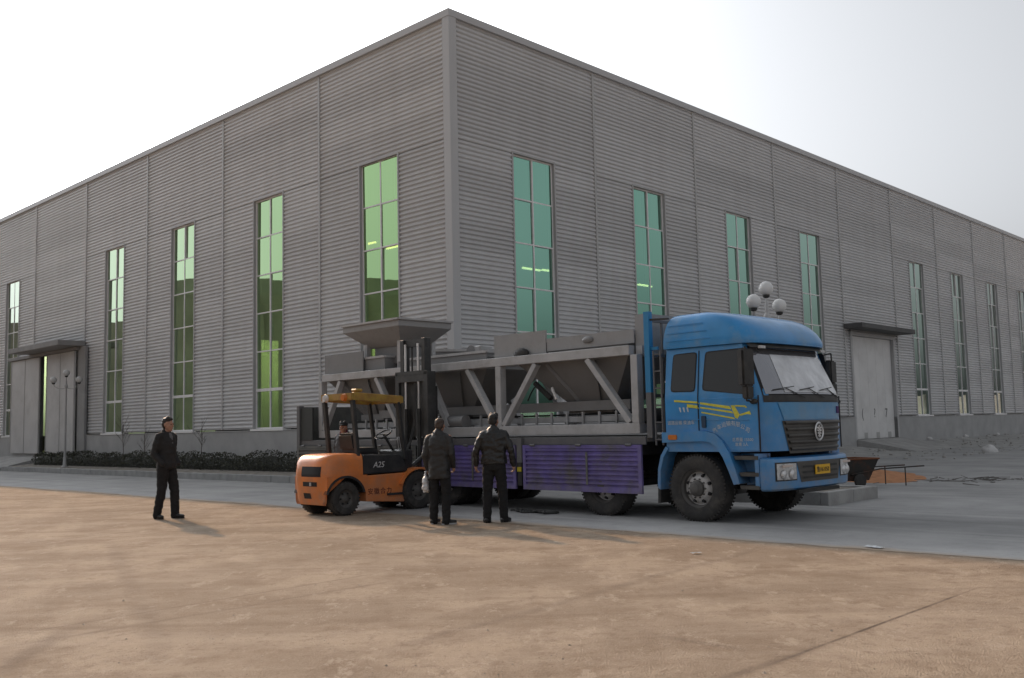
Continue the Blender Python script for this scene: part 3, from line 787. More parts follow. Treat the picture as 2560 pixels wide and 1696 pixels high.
# near side: upper plane mapping
def side(a, b, t): return Vector((a, YC - hwz(b) - t, b))
def farside(a, b, t): return Vector((a, YC + hwz(b) + t, b))
def rpoly(pts, r, n=3):
    out = []
    for i in range(len(pts)):
        p = Vector(pts[i]); a = Vector(pts[i - 1]); b = Vector(pts[(i + 1) % len(pts)])
        d0 = (a - p).normalized(); d1 = (b - p).normalized()
        for k in range(n + 1):
            t = k / n; q0 = p + d0 * r * (1 - t); q1 = p + d1 * r * t
            out.append(tuple((q0 + q1) / 2 if 0 < k < n else (p + d0 * r if k == 0 else p + d1 * r)))
    return out
dwin = [(.24, 2.56), (.20, 2.00), (1.03, 1.885), (.93, 2.575)]
rwin = [(-.37, 2.56), (-.40, 2.00), (.03, 1.99), (.05, 2.57)]
for fn_, nm in ((side, 'near'), (farside, 'far')):
    # door: raised lower panel
    dpoly = [(.12, 1.86), (.12, 1.40), (.40, 1.33), (.56, 1.20), (.66, 1.075), (1.13, 1.075), (1.13, 1.86)]
    d = MB(); d.prism(dpoly, fn_, -.01, .008); door = d.build('door', M_blue, truck, bevel=.004)
    for p0, p1 in (((.10, 2.6), (.10, 1.88)), ((.10, 1.879), (.10, 1.38)), ((1.145, 1.88), (1.145, 1.06))):
        MB().bar(fn_(p0[0], p0[1], .002), fn_(p1[0], p1[1], .002), .012, .02, (0, 1, 0)).build('door_gap', M_rub, truck)
    for w, nm2 in ((dwin, 'door_window'), (rwin, 'quarter_window')):
        cx = sum(p[0] for p in w) / 4; cz = sum(p[1] for p in w) / 4
        big = [(cx + (p[0] - cx) * 1.07, cz + (p[1] - cz) * 1.06) for p in w]
        big = [(x, max(1.885, min(2.62, z))) for x, z in big]
        rb = MB().prism(rpoly(big, .06), fn_, -.005, .006).build(nm2, M_rub, truck)
        MB().prism(rpoly(w, .05), fn_, 0, .0095).build('pane', M_glassd, rb)
    # handle, mouldings
    MB().prism(rpoly([(.16, 1.60), (.24, 1.60), (.24, 1.42), (.17, 1.42)], .02), fn_, .006, .03).build('handle', mat('dark_blue_plastic', (.012, .04, .085), .4), door)
    MB().prism([(-.50, 1.56), (.98, 1.52), (.98, 1.532), (-.50, 1.572)], fn_, .0, .016).build('moulding', M_blue2, truck)
    # fender arch with rear drop
    arc_o = [(-.57, 1.36), (.24, 1.37), (.40, 1.33), (.53, 1.22), (.64, 1.05), (.74, .80), (.80, .60)]
    arc_i = [(.70, .58), (.62, .78), (.53, .98), (.43, 1.12), (.32, 1.20), (.20, 1.22), (-.57, 1.20)]
    f = MB()
    nA = len(arc_o)
    vs_ = []
    for t in (-.25, .0, .045, .05):
        sh = .015 if t == .05 else 0
        for i, (a, b) in enumerate(arc_o): vs_.append((fn_(a, min(b, 1.8), t)))
        for i, (a, b) in enumerate(arc_i): vs_.append((fn_(a, min(b, 1.8), t)))
    n2 = 2 * nA
    fs = []
    for k in range(3):
        for i in range(n2):
            j = (i + 1) % n2; fs.append((k * n2 + i, k * n2 + j, (k + 1) * n2 + j, (k + 1) * n2 + i))
    for i in range(nA - 1):
        fs.append((3 * n2 + i, 3 * n2 + i + 1, 3 * n2 + n2 - 2 - i, 3 * n2 + n2 - 1 - i))
    f.add(vs_, fs); fe = f.build('fender', M_blue, truck, smooth=40)
    MB().prism(rpoly([(-.44, 1.32), (-.28, 1.32), (-.28, 1.245), (-.44, 1.245)], .02), fn_, .045, .065).build('side_lamp', M_amber, fe)
    f = MB(); pr = [(-.52, 1.14), (-.62, 1.0), (-.68, .80), (-.70, .5)]; pi_ = [(p[0] + .05, p[1] - .03) for p in pr]
    f.prism(pr + pi_[::-1], fn_, -.28, .03); f.build('mudguard', M_blue if nm == 'near' else M_blk, truck)
    f = MB(); f.prism([(-.70, .5), (-.65, .5), (-.66, .26), (-.71, .26)], fn_, -.28, .02); f.build('mud_flap', M_blk, truck)
    # steps between fender and bumper
    for zc in (.98, .74, .55):
        MB().prism([(.72 if zc > .9 else .80, zc - .035), (1.10, zc - .035), (1.10, zc + .02), (.70 if zc > .9 else .78, zc + .02)], fn_, -.30, .01).build('step', M_grille, truck)
    MB().prism([(.74, .55), (1.10, .55), (1.10, 1.03), (.64, 1.03)], fn_, -.33, -.26).build('step_panel', M_blue, truck)
    MB().prism([(1.04, .56), (1.105, .56), (1.105, 1.03), (1.04, 1.03)], fn_, -.24, .004).build('step_cheek', M_blue, truck)
    # A-pillar strip and mirror
    s_ = -1 if nm == 'near' else 1
    yb = YC + s_ * 1.24
    mm = MB(); mh = .27 if nm == 'near' else .19; mo = .17 if nm == 'near' else .05
    mm.box(-.05, .07, -.13, .13, -mh, mh)
    mir = mm.build('mirror', M_blk, truck, bevel=.025, seg=2, loc=(1.07 if nm == 'near' else .98, yb + s_ * mo, 2.28), rot=(0, 0, R(8) * s_))
    MB().box(-.054, -.051, -.09, .09, -mh + .03, mh - .03).build('mirror_glass', M_chrome, mir)
    m2 = MB(); m2.box(-.04, .06, -.09, .09, -.10, .10); m2.build('mirror', M_blk, truck, bevel=.02, seg=2, loc=(1.08 if nm == 'near' else 1.0, yb + s_ * (mo - .01), 1.92 if nm == 'near' else 2.0))
    a = MB(); a.path([(.95, yb - s_ * .08, 2.56), (1.04, yb + s_ * (mo - .05), 2.58), (1.05, yb + s_ * (mo - .03), 1.80), (1.03, yb - s_ * .01, 1.80)], .013, 7); a.build('mirror_arm', M_blk, truck)
    MB().sphere((1.09, yb + s_ * .02, 1.79), .06, 12, 8, (1, 1, .7)).build('mirror_base', M_blk, truck, smooth=True)
# decals on the near side: three tapering stripes, an arrow, an emblem and lettering
def dec(name, poly, m=None): return MB().prism(poly, side, .0085, .0105).build(name, m or M_yel, truck)
def slant(x0, z0, x1, z1, w0, w1): return [(x0, z0), (x1, z1), (x1 + .03, z1 - w1), (x0, z0 - w0)]
dec('stripe', slant(.14, 1.81, .66, 1.735, .03, .05)); dec('stripe', slant(.14, 1.74, .69, 1.66, .022, .035)); dec('stripe', slant(.16, 1.665, .72, 1.565, .02, .028))
MB().prism(slant(-.34, 1.86, .09, 1.82, .03, .03), side, .003, .0105).build('stripe', M_yel, truck); MB().prism(slant(-.10, 1.79, .09, 1.76, .05, .05), side, .003, .0105).build('stripe', M_yel, truck)
dec('arrow', [(.68, 1.745), (.74, 1.745), (.83, 1.60), (.79, 1.545), (.75, 1.56)]); dec('arrow', [(.75, 1.748), (.93, 1.735), (.96, 1.705), (.94, 1.70), (.91, 1.715), (.76, 1.725)])
dec('arrow', [(.83, 1.61), (1.00, 1.655), (1.02, 1.60), (.95, 1.61), (.84, 1.585)])
for i, a in enumerate((-.07, 0, .07)):
    MB().prism(rpoly([(-.26 + i * .07, 1.74), (-.225 + i * .07, 1.74), (-.215 + i * .07, 1.665), (-.235 + i * .07, 1.665)], .01), side, .002, .005).build('company_emblem', M_wht, truck)
def stext(s, x, z, size, rot=0, m=None, sx=1):
    return text('lettering', s, size, m or M_wht, truck, Matrix.Translation(side(x, z, .0105)) @ Matrix.Rotation(R(90), 4, 'X') @ Matrix.Rotation(rot, 4, 'Z'), .001, sx=sx)
for i, ch in enumerate('汽车运输有限公司'):
    t = (i - 3.5) / 3.5; stext(ch, .67 + t * .28, 1.475 - .10 * t * t, .082, -t * .42)
text('lettering', '道路运输 柴油车', .07, M_wht, truck, Matrix.Translation(side(-.23, 1.50, .0035)) @ Matrix.Rotation(R(90), 4, 'X'), .001)
stext('总质量 15500', .86, 1.235, .062); stext('准乘 3人', .84, 1.165, .06)

# wheels
def make_wheel(dual=False):
    r = .505; w = .29
    tb = MB()
    tb.lathe([(.285, .01), (.295, -.012), (.36, -.024), (.43, -.022), (.475, -.006), (.497, .02), (r, .05), (r, w - .05), (.497, w - .02), (.475, w), (.43, w + .015), (.30, w + .01), (.285, w - .01)], n=56, cap=False)
    for i in range(56):
        t = 2 * math.pi * i / 56
        for y in (.004, w - .034):
            Mx = Matrix.Rotation(-t, 4, 'Y') @ Matrix.Translation((.480, y, 0)); tb.box(0, .036, 0, .03, -.013, .013, Mx)
    o = tb.build('wheel', M_tyre, truck, smooth=40)
    MB().lathe([(.290, -.004), (.282, .012), (.262, .03), (.252, .085)], n=40, cap=False).build('rim_lip', M_hub, o, smooth=35)
    rb = MB(); rb.lathe([(.253, .085), (.235, .095), (.20, .060), (.170, .032), (.150, .026), (.11, .026)], n=40, cap=False)
    rb.build('rim', M_rim, o, smooth=35)
    hb = MB(); hb.lathe([(.125, .04), (.120, -.02), (.095, -.035), (.07, -.07), (.035, -.08), (.0, -.08)], n=24); hb.build('hub', M_hub, o, smooth=35)
    for i in range(8):
        t = 2 * math.pi * (i + .3) / 8
        MB().tube((.200 * math.cos(t), .040, .200 * math.sin(t)), (.213 * math.cos(t), .10, .213 * math.sin(t)), .026, n=12).build('hand_hole', M_rub, o)
    nb = MB()
    for i in range(10):
        t = 2 * math.pi * i / 10; nb.tube((.143 * math.cos(t), .026, .143 * math.sin(t)), (.143 * math.cos(t), .002, .148 * math.sin(t)), .014, n=6)
    nb.build('wheel_nuts', M_hub, o)
    MB().lathe([(.285, w - .01), (.2, w - .06), (.0, w - .06)], n=24, cap=False).build('rim_back', M_hub, o)
    return o
w0 = make_wheel(); first = True
def put_wheel(x, y, flip=False, spin=0.0):
    global first
    o = w0 if first else copy_tree(w0, truck); first = False
    o.location = (x, y, .503); o.rotation_euler = (0, spin, math.pi if flip else 0)
for x in (0, -1.86):
    put_wheel(x, .02, False, random.uniform(0, 6)); put_wheel(x, 2.42, True, random.uniform(0, 6))
for x in (-5.95,):
    put_wheel(x, .06, False, 1.0); put_wheel(x, .40, False, 2.0); put_wheel(x, 2.38, True, 3.0); put_wheel(x, 2.04, True, .5)
for x in (0, -1.86, -5.95):
    MB().tube((x, .3, .5), (x, 2.2, .5), .07, n=12).build('axle', M_chas, truck)
# chassis
for y in (.80, 1.56): box('chassis_rail', M_chas, truck, -11.0, 1.1, y, y + .08, .72, .98)
for x in (-.8, -2.8, -4.2, -5.6, -8.8, -10.4): box('crossmember', M_chas, truck, x, x + .1, .885, 1.555, .75, .95)
box('engine_block', M_chas, truck, -.6, .95, .82, 1.62, .45, 1.05, bevel=.05)
box('fuel_tank', M_chas, truck, -4.6, -3.5, 1.85, 2.4, .45, .95, bevel=.06, seg=2)
# bed
BX0, BX1 = -11.15, -.92
for k in range(8):
    y0 = .03 + k * .2965; box('floor_plank', M_wood, truck, BX0, BX1, y0, y0 + .285, 1.215 + random.uniform(-.004, .004), 1.275)
for k in range(20): box('floor_bearer', M_chas, truck, BX1 - .3 - k * .52, BX1 - .22 - k * .52, .06, 2.38, 1.0, 1.213)
box('bed_edge', M_rackg, truck, BX0, BX1, -.015, .028, 1.17, 1.30, bevel=.006); box('bed_edge', M_rackg, truck, BX0, BX1, 2.402, 2.445, 1.17, 1.30, bevel=.006)
# drop-down side boards, hanging; ribbed sheet in a frame
def board(x0, x1, m, y=-.06, sgn=-1, z0=.39, z1=1.17):
    fr_ = MB(); t = .04
    fr_.box(x0, x1, y - t / 2, y + t / 2, z0, z0 + .09); fr_.box(x0, x1, y - t / 2, y + t / 2, z1 - .06, z1)
    fr_.box(x0, x0 + .07, y - t / 2, y + t / 2, z0 + .09, z1 - .06); fr_.box(x1 - .07, x1, y - t / 2, y + t / 2, z0 + .09, z1 - .06)
    o = fr_.build('side_board', m, truck)
    n = 8; pts = []; h = (z1 - .06 - z0 - .09) / n
    for i in range(n):
        zb = z0 + .09 + i * h
        pts += [(zb, .012), (zb + h * .40, .012), (zb + h * .52, -.016), (zb + h * .88, -.016)]
    pts.append((z1 - .06, .012))
    rb = MB(); vs = []
    for z, d in pts:
        for x in (x0 + .07, x1 - .07): vs.append((x, y + d * (-sgn), z))
    rb.add(vs, [(2 * i, 2 * i + 1, 2 * i + 3, 2 * i + 2) for i in range(len(pts) - 1)])
    rb.build('ribbed_sheet', m, o)
    for xx in (x0 + .25, (x0 + x1) / 2, x1 - .25):
        MB().tube((xx - .06, y + sgn * .02, z1 + .0), (xx + .06, y + sgn * .02, z1 + .0), .022, n=8).build('hinge', M_rackg, o)
    for xx in ((x0 + x1) / 2 + .18,):
        MB().bar((xx, y + sgn * .022, z0 + .12), (xx, y + sgn * .022, z1 - .12), .04, .012, (0, 1, 0)).build('latch_bar', M_boardg, o)
    return o
board(-3.64, -.97, M_purple); board(-6.50, -3.83, M_purple); board(-9.10, -6.68, M_boardg); board(-11.12, -9.20, M_boardg)
for x in (-3.735, -6.59, -9.15):
    box('stake_post', M_rackg, truck, x - .06, x + .06, -.075, -.018, .86, 1.30)
    box('stake_socket', M_chas, truck, x - .05, x + .05, -.07, .0, .45, .86)
    box('reflector', mat('reflector_yellow', (.5, .42, .03), .4), truck, x - .05, x + .05, -.082, -.071, .70, .78)
for x0 in (-3.64, -6.5, -9.1): board(x0, x0 + 2.6, M_boardg, 2.50, 1)
# tailboard raised at the rear
tb = box('tailboard', M_boardg, truck, BX0 - .05, BX0 - .005, .0, 2.44, 1.0, 2.08); 
for yy in (.0, .6, 1.2, 1.8, 2.36): MB().box(BX0 - .09, BX0 - .051, yy, yy + .06, 1.0, 2.08).build('rib', M_rackg, tb)
box('corner_post', M_rackg, truck, BX0 - .02, BX0 + .10, -.06, .06, .95, 2.10)
box('corner_panel', mat('dark_board', (.035, .038, .036), .7), truck, BX0 + .105, BX0 + .60, -.03, .02, 1.305, 2.05)
# headboard rack behind the cab
hb = MB()
for yy, m_ in ((.06, M_rackb), (2.34, M_rackb)):
    MB().box(-.90, -.80, yy - .05, yy + .05, 2.0, 3.30).build('rack_post', M_rackb, truck); MB().box(-.90, -.80, yy - .05, yy + .05, 1.28, 1.999).build('rack_post', M_rackg, truck)
MB().bar((-.85, .06, 3.16), (-.85, 2.34, 3.16), .04, .04).build('rack_rail', M_rackg, truck); MB().bar((-.85, .06, 2.60), (-.85, 2.34, 2.60), .05, .05).build('rack_rail', M_rackg, truck); MB().bar((-.85, .06, 1.95), (-.85, 2.34, 1.95), .05, .05).build('rack_rail', M_rackg, truck)
MB().bar((-.85, .06, 2.70), (-.66, .06, 2.70), .03, .05).build('rack_arm', M_rackb, truck)
MB().bar((-.85, .06, 3.17), (-.44, .06, 3.15), .03, .03).build('rack_arm', M_blk, truck)
for yy in (.42, .80, 1.2, 1.6, 1.98): MB().bar((-.85, yy, 1.28), (-.85, yy, 3.14), .03, .03).build('rack_bar', M_rackg, truck)
# ladder and air pipes behind the cab
for xx in (-.74, -.60): MB().tube((xx, .03, 1.16), (xx, .03, 2.66), .016, n=8).build('ladder_rail', M_rackg, truck)
for k in range(6): MB().tube((-.74, .03, 1.25 + k * .27), (-.60, .03, 1.25 + k * .27), .012, n=8).build('ladder_rung', M_rackg, truck)
box('air_filter', M_chas, truck, -.78, -.56, .35, .85, 1.2, 2.5, bevel=.04)
MB().tube((-.67, .6, 2.5), (-.60, .6, 3.05), .06, n=12).build('intake_pipe', M_blk, truck, smooth=40)
MB().tube((-.53, .2, 2.25), (-.58, .16, 2.15), .03, n=8).build('work_lamp', M_lens, truck)

# ================================================================== CARGO: batching machine in a truss frame
M_cg = mat('machine_grey_paint', (.42, .42, .425), .5, var=.10, vscale=2, dirt=(.26, .25, .235), dirt_amt=.55, dscale=2.5)
M_cg3 = mat('sheet_grey_paint', (.29, .29, .292), .5, var=.10, vscale=2, dirt=(.20, .195, .185), dirt_amt=.5, dscale=2.0)
M_cg2 = mat('hopper_grey_paint', (.205, .205, .207), .55, var=.12, vscale=2, dirt=(.18, .18, .175), dirt_amt=.5, dscale=2)
M_belt = mat('belt_rubber', (.02, .02, .02), .8)
mc = thing('batching_machine', 'grey steel aggregate batcher with trussed frame and hoppers on the lorry bed', 'machine', TA, TROT)
U0, U1 = -1.14, -10.52
ZB, ZT2 = 1.34, 2.80
for y in (.20, 2.22):
    MB().bar((U0, y, ZB + .09), (U1, y, ZB + .09), .15, .17).build('bottom_chord', M_cg, mc, bevel=.006)
    MB().bar((U0 - .17, y, ZT2 - .08), (U1 + .13, y, ZT2 - .08), .15, .16).build('top_chord', M_cg, mc, bevel=.006)
    for x in (U0 - .08, -4.46, -7.45, U1 + .06): MB().bar((x, y, ZB + .176), (x, y, ZT2 - (.161 if x < U0 - .1 and x > U1 + .1 else .161)), .14, .15, (0, 1, 0)).build('post', M_cg, mc, bevel=.006)
    for a, b in (((-2.26, ZT2 - .17), (-1.36, ZB + .19)), ((-3.50, ZT2 - .17), (-4.36, ZB + .19)), ((-5.36, ZT2 - .17), (-4.57, ZB + .19)), ((-6.6, ZT2 - .17), (-5.956, ZB + .19)), ((-8.34, ZT2 - .17), (-7.55, ZB + .19)), ((-9.69, ZT2 - .17), (-10.38, ZB + .19))):
        MB().bar((a[0], y, a[1]), (b[0], y, b[1]), .10, .13, (0, 1, 0)).build('diagonal', M_cg, mc, bevel=.005)
for x in (U0 - .08, -4.46, -7.45, U1 + .06):
    MB().bar((x, .28, ZB + .09), (x, 2.14, ZB + .09), .14, .15).build('cross_beam', M_cg, mc); MB().bar((x, .28, ZT2 - .08), (x, 2.14, ZT2 - .08), .13, .14).build('cross_beam', M_cg, mc)
def hopper(x0, x1, xb0, xb1, ztop, zmid=2.64, zb=1.86, y0=.34, y1=2.08, yb0=.85, yb1=1.57):
    mb = MB(); ring = lambda a, b, c, d, z: [Vector((a, c, z)), Vector((b, c, z)), Vector((b, d, z)), Vector((a, d, z))]
    mb.loft([ring(xb0, xb1, yb0, yb1, zb), ring(x0, x1, y0, y1, zmid), ring(x0, x1, y0, y1, ztop), ring(x0 + .02, x1 - .02, y0 + .02, y1 - .02, ztop), ring(x0 + .02, x1 - .02, y0 + .02, y1 - .02, zmid), ring(xb0 + .02, xb1 - .02, yb0 + .02, yb1 - .02, zb)], cap=False)
    o = mb.build('hopper', M_cg2, mc)
    rim = MB()
    for p, q in (((x0, y0), (x1, y0)), ((x0, y1), (x1, y1)), ((x0, y0), (x0, y1)), ((x1, y0), (x1, y1))): rim.bar((*p, ztop), (*q, ztop), .05, .05)
    rim.build('rim', M_cg, o)
    for t in (.28, .72):
        xx = x0 + (x1 - x0) * t; xb = xb0 + (xb1 - xb0) * t
        MB().bar((xx, y0 - .02, zmid - .03), (xb, yb0 - .02, zb), .012, .06).build('stiffener', M_cg2, o)
    box('discharge_gate', M_cg2, mc, xb0 - .03, xb1 + .03, yb0 - .05, yb1 + .05, zb - .14, zb - .002)
    return o
hopper(-4.10, -1.50, -3.25, -2.25, 3.04); hopper(-7.85, -5.05, -6.95, -5.95, 2.98, y0=.40); hopper(-10.40, -8.25, -9.75, -8.95, 3.10)
# raised side sheet above the chord (splash boards)
box('splash_board', M_cg3, mc, -4.72, -3.36, .30, .335, 2.82, 3.24); box('splash_board', M_cg3, mc, -3.34, -1.34, .31, .335, 2.85, 3.08)
MB().sphere((-3.95, .26, 2.84), .16, 12, 8, (1.2, .5, .7)).build('vibrator', M_chas, mc, smooth=True)
box('end_sheet', M_cg3, mc, -1.34, -1.10, .35, 2.1, 2.62, 3.32)
MB().sphere((-2.35, .30, 2.98), .10, 10, 8, (1.3, .6, .6)).build('vibrator', M_cg2, mc, smooth=True)
# belt conveyor along the bottom
for y in (.62, 1.72): box('conveyor_rail', M_cg, mc, -10.2, -1.5, y, y + .06, 1.56, 1.66)
box('conveyor_skirt', M_cg2, mc, -8.9, -1.75, .66, .69, 1.76, 1.93); box('conveyor_belt', M_belt, mc, -10.2, -1.5, .75, 1.66, 1.69, 1.71)
for k in range(22):
    x = -1.62 - k * .385
    MB().tube((x, .69, 1.62), (x, 1.71, 1.62), .05, n=12).build('idler_roller', M_cg, mc, smooth=40)
    MB().box(x - .02, x + .02, .585, .619, 1.52, 1.74).build('roller_bracket', M_cg, mc)
MB().tube((-1.52, .60, 1.62), (-1.52, 1.8, 1.62), .15, n=20).build('head_drum', M_chas, mc, smooth=40)
MB().tube((-5.55, .28, 1.62), (-6.1, .28, 1.62), .13, n=16).build('drive_motor', M_cg2, mc, smooth=40)
# pneumatic hoses and cylinder between the hoppers
hz = []
for k in range(13):
    t = k / 12; hz.append((-3.55 - .55 * t, .55, 1.98 + .28 * math.sin(math.pi * t)))
MB().path(hz, .014, 6).build('air_hose', M_blk, mc); MB().tube((-3.45, .5, 2.0), (-3.85, .5, 2.30), .05, n=10).build('air_cylinder', M_chas, mc)
MB().tube((-3.32, .5, 1.98), (-3.42, .5, 2.2), .025, n=8).build('air_cylinder', M_frame, mc)
box('air_receiver', mat('pale_green_box', (.22, .42, .2), .5), mc, -1.05, -.95, .5, .62, 1.92, 2.15)
# tall flared hopper standing on the frame, above the rear half
def fh(a, b, c, d, z): return [Vector((a, c, z)), Vector((b, c, z)), Vector((b, d, z)), Vector((a, d, z))]
fl = MB(); fl.loft([fh(-9.05, -7.95, .55, 1.30, 3.33), fh(-9.55, -7.5, .15, 1.62, 3.70), fh(-9.55, -7.5, .15, 1.62, 3.84), fh(-9.5, -7.55, .20, 1.57, 3.84), fh(-9.5, -7.55, .20, 1.57, 3.70), fh(-9.0, -8.0, .58, 1.27, 3.33)], cap=False)
flo = fl.build('flared_hopper', M_cg3, mc)
rim = MB()
for p, q in (((-9.57, .13), (-7.48, .13)), ((-9.57, 1.64), (-7.48, 1.64)), ((-9.57, .13), (-9.57, 1.64)), ((-7.48, .13), (-7.48, 1.64))): rim.bar((*p, 3.85), (*q, 3.85), .05, .04)
rim.build('rim', M_cg, flo)
for x in (-9.1, -7.9):
    for y in (.5, 1.4): MB().bar((x, y, 2.80), (x, y, 3.52), .10, .10, (0, 1, 0)).build('leg', M_cg, flo)
box('outlet', M_cg2, mc, -8.95, -8.05, .60, 1.25, 2.95, 3.34)
box('side_panel', M_cg2, mc, -10.46, -8.95, .26, .29, 2.82, 3.26)
# inclined discharge trough, motor and guard on top
MB().bar((-7.0, .9, 3.06), (-5.75, .9, 2.98), .34, .16).build('trough', M_cg2, mc, bevel=.01); MB().bar((-7.0, .72, 3.15), (-5.70, .72, 3.06), .05, .05).build('trough_edge', M_cg, mc)
MB().tube((-5.75, .62, 3.02), (-5.75, 1.05, 3.02), .14, n=16).build('motor', M_cg2, mc, smooth=40); box('gearbox', M_cg, mc, -5.66, -5.46, .62, .95, 2.84, 3.14, bevel=.02)
for k in range(3): MB().tube((-5.38, .45 + k * .06, 2.90), (-4.80, .45 + k * .06, 2.86), .018, n=6).build('pipe', M_cg2, mc)

# ================================================================== FORKLIFT
M_or = mat('orange_body_paint', (.72, .21, .04), .38, var=.12, vscale=3, dirt=(.42, .19, .10), dirt_amt=.6, dscale=2.2, coat=.15, zdust=(.15, 1.0, .5))
M_guard = mat('guard_yellow_paint', (.32, .18, .04), .5, var=.25, vscale=5, dirt=(.42, .32, .05), dirt_amt=.7, dscale=6)
M_fk = mat('forklift_black', (.024, .025, .026), .5, var=.25, dirt=(.07, .065, .06), dirt_amt=.5)
M_mast = mat('mast_steel', (.035, .036, .036), .5, var=.2, dirt=(.10, .095, .09), dirt_amt=.5)
FX = Vector((.714, .70, 0)).normalized(); FROT = math.atan2(FX.y, FX.x)
FO = tw(-6.3, -2.39)
fk = thing('forklift', 'orange counterbalance forklift with black mast nosing up to the lorry', 'forklift', FO, FROT)
arc = [(.43 * math.cos(R(a)), .30 + .40 * math.sin(R(a))) for a in range(-12, 193, 12)]
HWF = .52
# counterweight: rounded block, lofted in plan
def cwring(z, xr, hw, x1=.36, n=4.5):
    pts = [Vector((x1, -hw, z))]
    for i in range(25):
        t = math.pi / 2 + math.pi * i / 24
        c, s_ = math.cos(t), math.sin(t)
        pts.append(Vector((-.06 - (abs(xr) - .06) * abs(c) ** (2 / n), -hw * math.copysign(abs(s_) ** (2 / n), s_), z)))
    pts.append(Vector((x1, hw, z))); return pts
def cwfix(pts):           # start near side, go round the back to the far side
    return pts
cw = MB(); cwz = [(.20, .36, .47), (.26, .43, .50), (.45, .475, .52), (.75, .49, .525), (.95, .46, .52), (1.03, .41, .505), (1.075, .33, .47), (1.09, .22, .40)]
rings = []
for z, xr, hw in cwz:
    pts = [Vector((.36, -hw, z)), Vector((.15, -hw, z))]
    for i in range(25):
        t = -math.pi / 2 - math.pi * i / 24; c, s_ = math.cos(t), math.sin(t)
        pts.append(Vector((-.05 - (xr - .05) * abs(c) ** (2 / 4.2), hw * math.copysign(abs(s_) ** (2 / 4.2), s_), z)))
    pts += [Vector((.15, hw, z)), Vector((.36, hw, z))]
    rings.append(pts)
# keep the wheel recess clear: only above the tyres on the flanks -> upper shell from z .66, lower core narrower
up_r = [r for r, c in zip(rings, cwz) if c[0] >= .7]
mid = []
for r in rings[:4]:
    mid.append([Vector((min(p.x, -.36) if abs(p.y) > .30 else p.x, p.y, p.z)) for p in r])
zr = rings[3]
cwm = MB(); cwm.loft([[Vector((p.x, p.y, .70)) for p in rings[3]]] + up_r)
cwo = cwm.build('counterweight', M_or, fk, smooth=40)
lw = MB(); lw.loft([[Vector((min(p.x, -.395), p.y, p.z)) for p in rings[k]] for k in (0, 1, 2)] + [[Vector((min(p.x, -.395), p.y, .699)) for p in rings[3]]])
lw.build('counterweight_foot', M_or, cwo, smooth=40)
core = box('counterweight_core', M_fk, cwo, -.38, .36, -.28, .28, .30, .698)
# arch lips and the slots in the rear face
for s_ in (-1, 1):
    ap = MB(); ao = [(.43 * math.cos(R(a)), .30 + .405 * math.sin(R(a))) for a in range(14, 167, 8)]; ap.prism([(.46, .699), (.46, .36)] + ao + [(-.396, .40), (-.396, .699)], lambda a, b, t, s_=s_: Vector((a, s_ * t, b)), .40, .517); ap.build('wheel_arch', M_or, fk)
    al = MB(); ai = [(.385 * math.cos(R(a)), .30 + .365 * math.sin(R(a))) for a in range(14, 167, 8)]; al.prism(ao + ai[::-1], lambda a, b, t, s_=s_: Vector((a, s_ * t, b)), .30, .526); al.build('arch_lining', M_fk, fk)
def slot(y0, y1, z0, z1):
    def fn(a, b):
        y = y0 + (y1 - y0) * a; z = z0 + (z1 - z0) * b
        for (za, xa, ha), (zb, xb, hb_) in zip(cwz[:-1], cwz[1:]):
            if za <= z <= zb: t = (z - za) / (zb - za); xr = xa + (xb - xa) * t; hw = ha + (hb_ - ha) * t; break
        return Vector((-.05 - (xr - .05) * (1 - min(1, abs(y / hw)) ** 4.2) ** (1 / 4.2) - .004, y, z))
    return MB().grid(fn, 10, 4).build('vent_slot', M_rub, cwo)
slot(-.40, .16, .70, .88); slot(-.31, .12, .53, .61); slot(-.10, .13, .31, .41)
box('tow_pin', M_rim, cwo, -.50, -.47, -.15, -.11, .54, .60)
# body flanks
bp = MB(); bp.prism([(.44, .22), (1.30, .16), (1.36, .30), (1.50, .62), (1.46, .70), (.44, .68)], lambda a, b, t: Vector((a, t, b)), -.515, .515)
body = bp.build('body', M_or, fk, bevel=.012)
bb = MB(); bb.prism([(.365, .705), (1.42, .715), (1.30, .98), (1.22, 1.03), (.40, 1.05), (.365, 1.03)], lambda a, b, t: Vector((a, t, b)), -.50, .50)
hood = bb.build('hood', M_fk, fk, bevel=.02, seg=2)
def ftext(s, x, z, size, m, shear=0, ext=.002, y=-.516):
    M = Matrix.Translation((x, y, z)) @ Matrix.Rotation(R(90), 4, 'X')
    if shear: M = M @ Matrix.Shear('XZ', 4, (shear, 0)) if False else M @ Matrix(((1, shear, 0, 0), (0, 1, 0, 0), (0, 0, 1, 0), (0, 0, 0, 1)))
    return text('lettering', s, size, m, fk, M, ext)
ftext('A25', .74, .865, .15, mat('white_lettering', (.6, .6, .6), .5), .25, y=-.503)
for i, ch in enumerate('安徽合力'): ftext(ch, .53 + i * .14, .385, .125, mat('dark_red_lettering', (.07, .008, .008), .5))
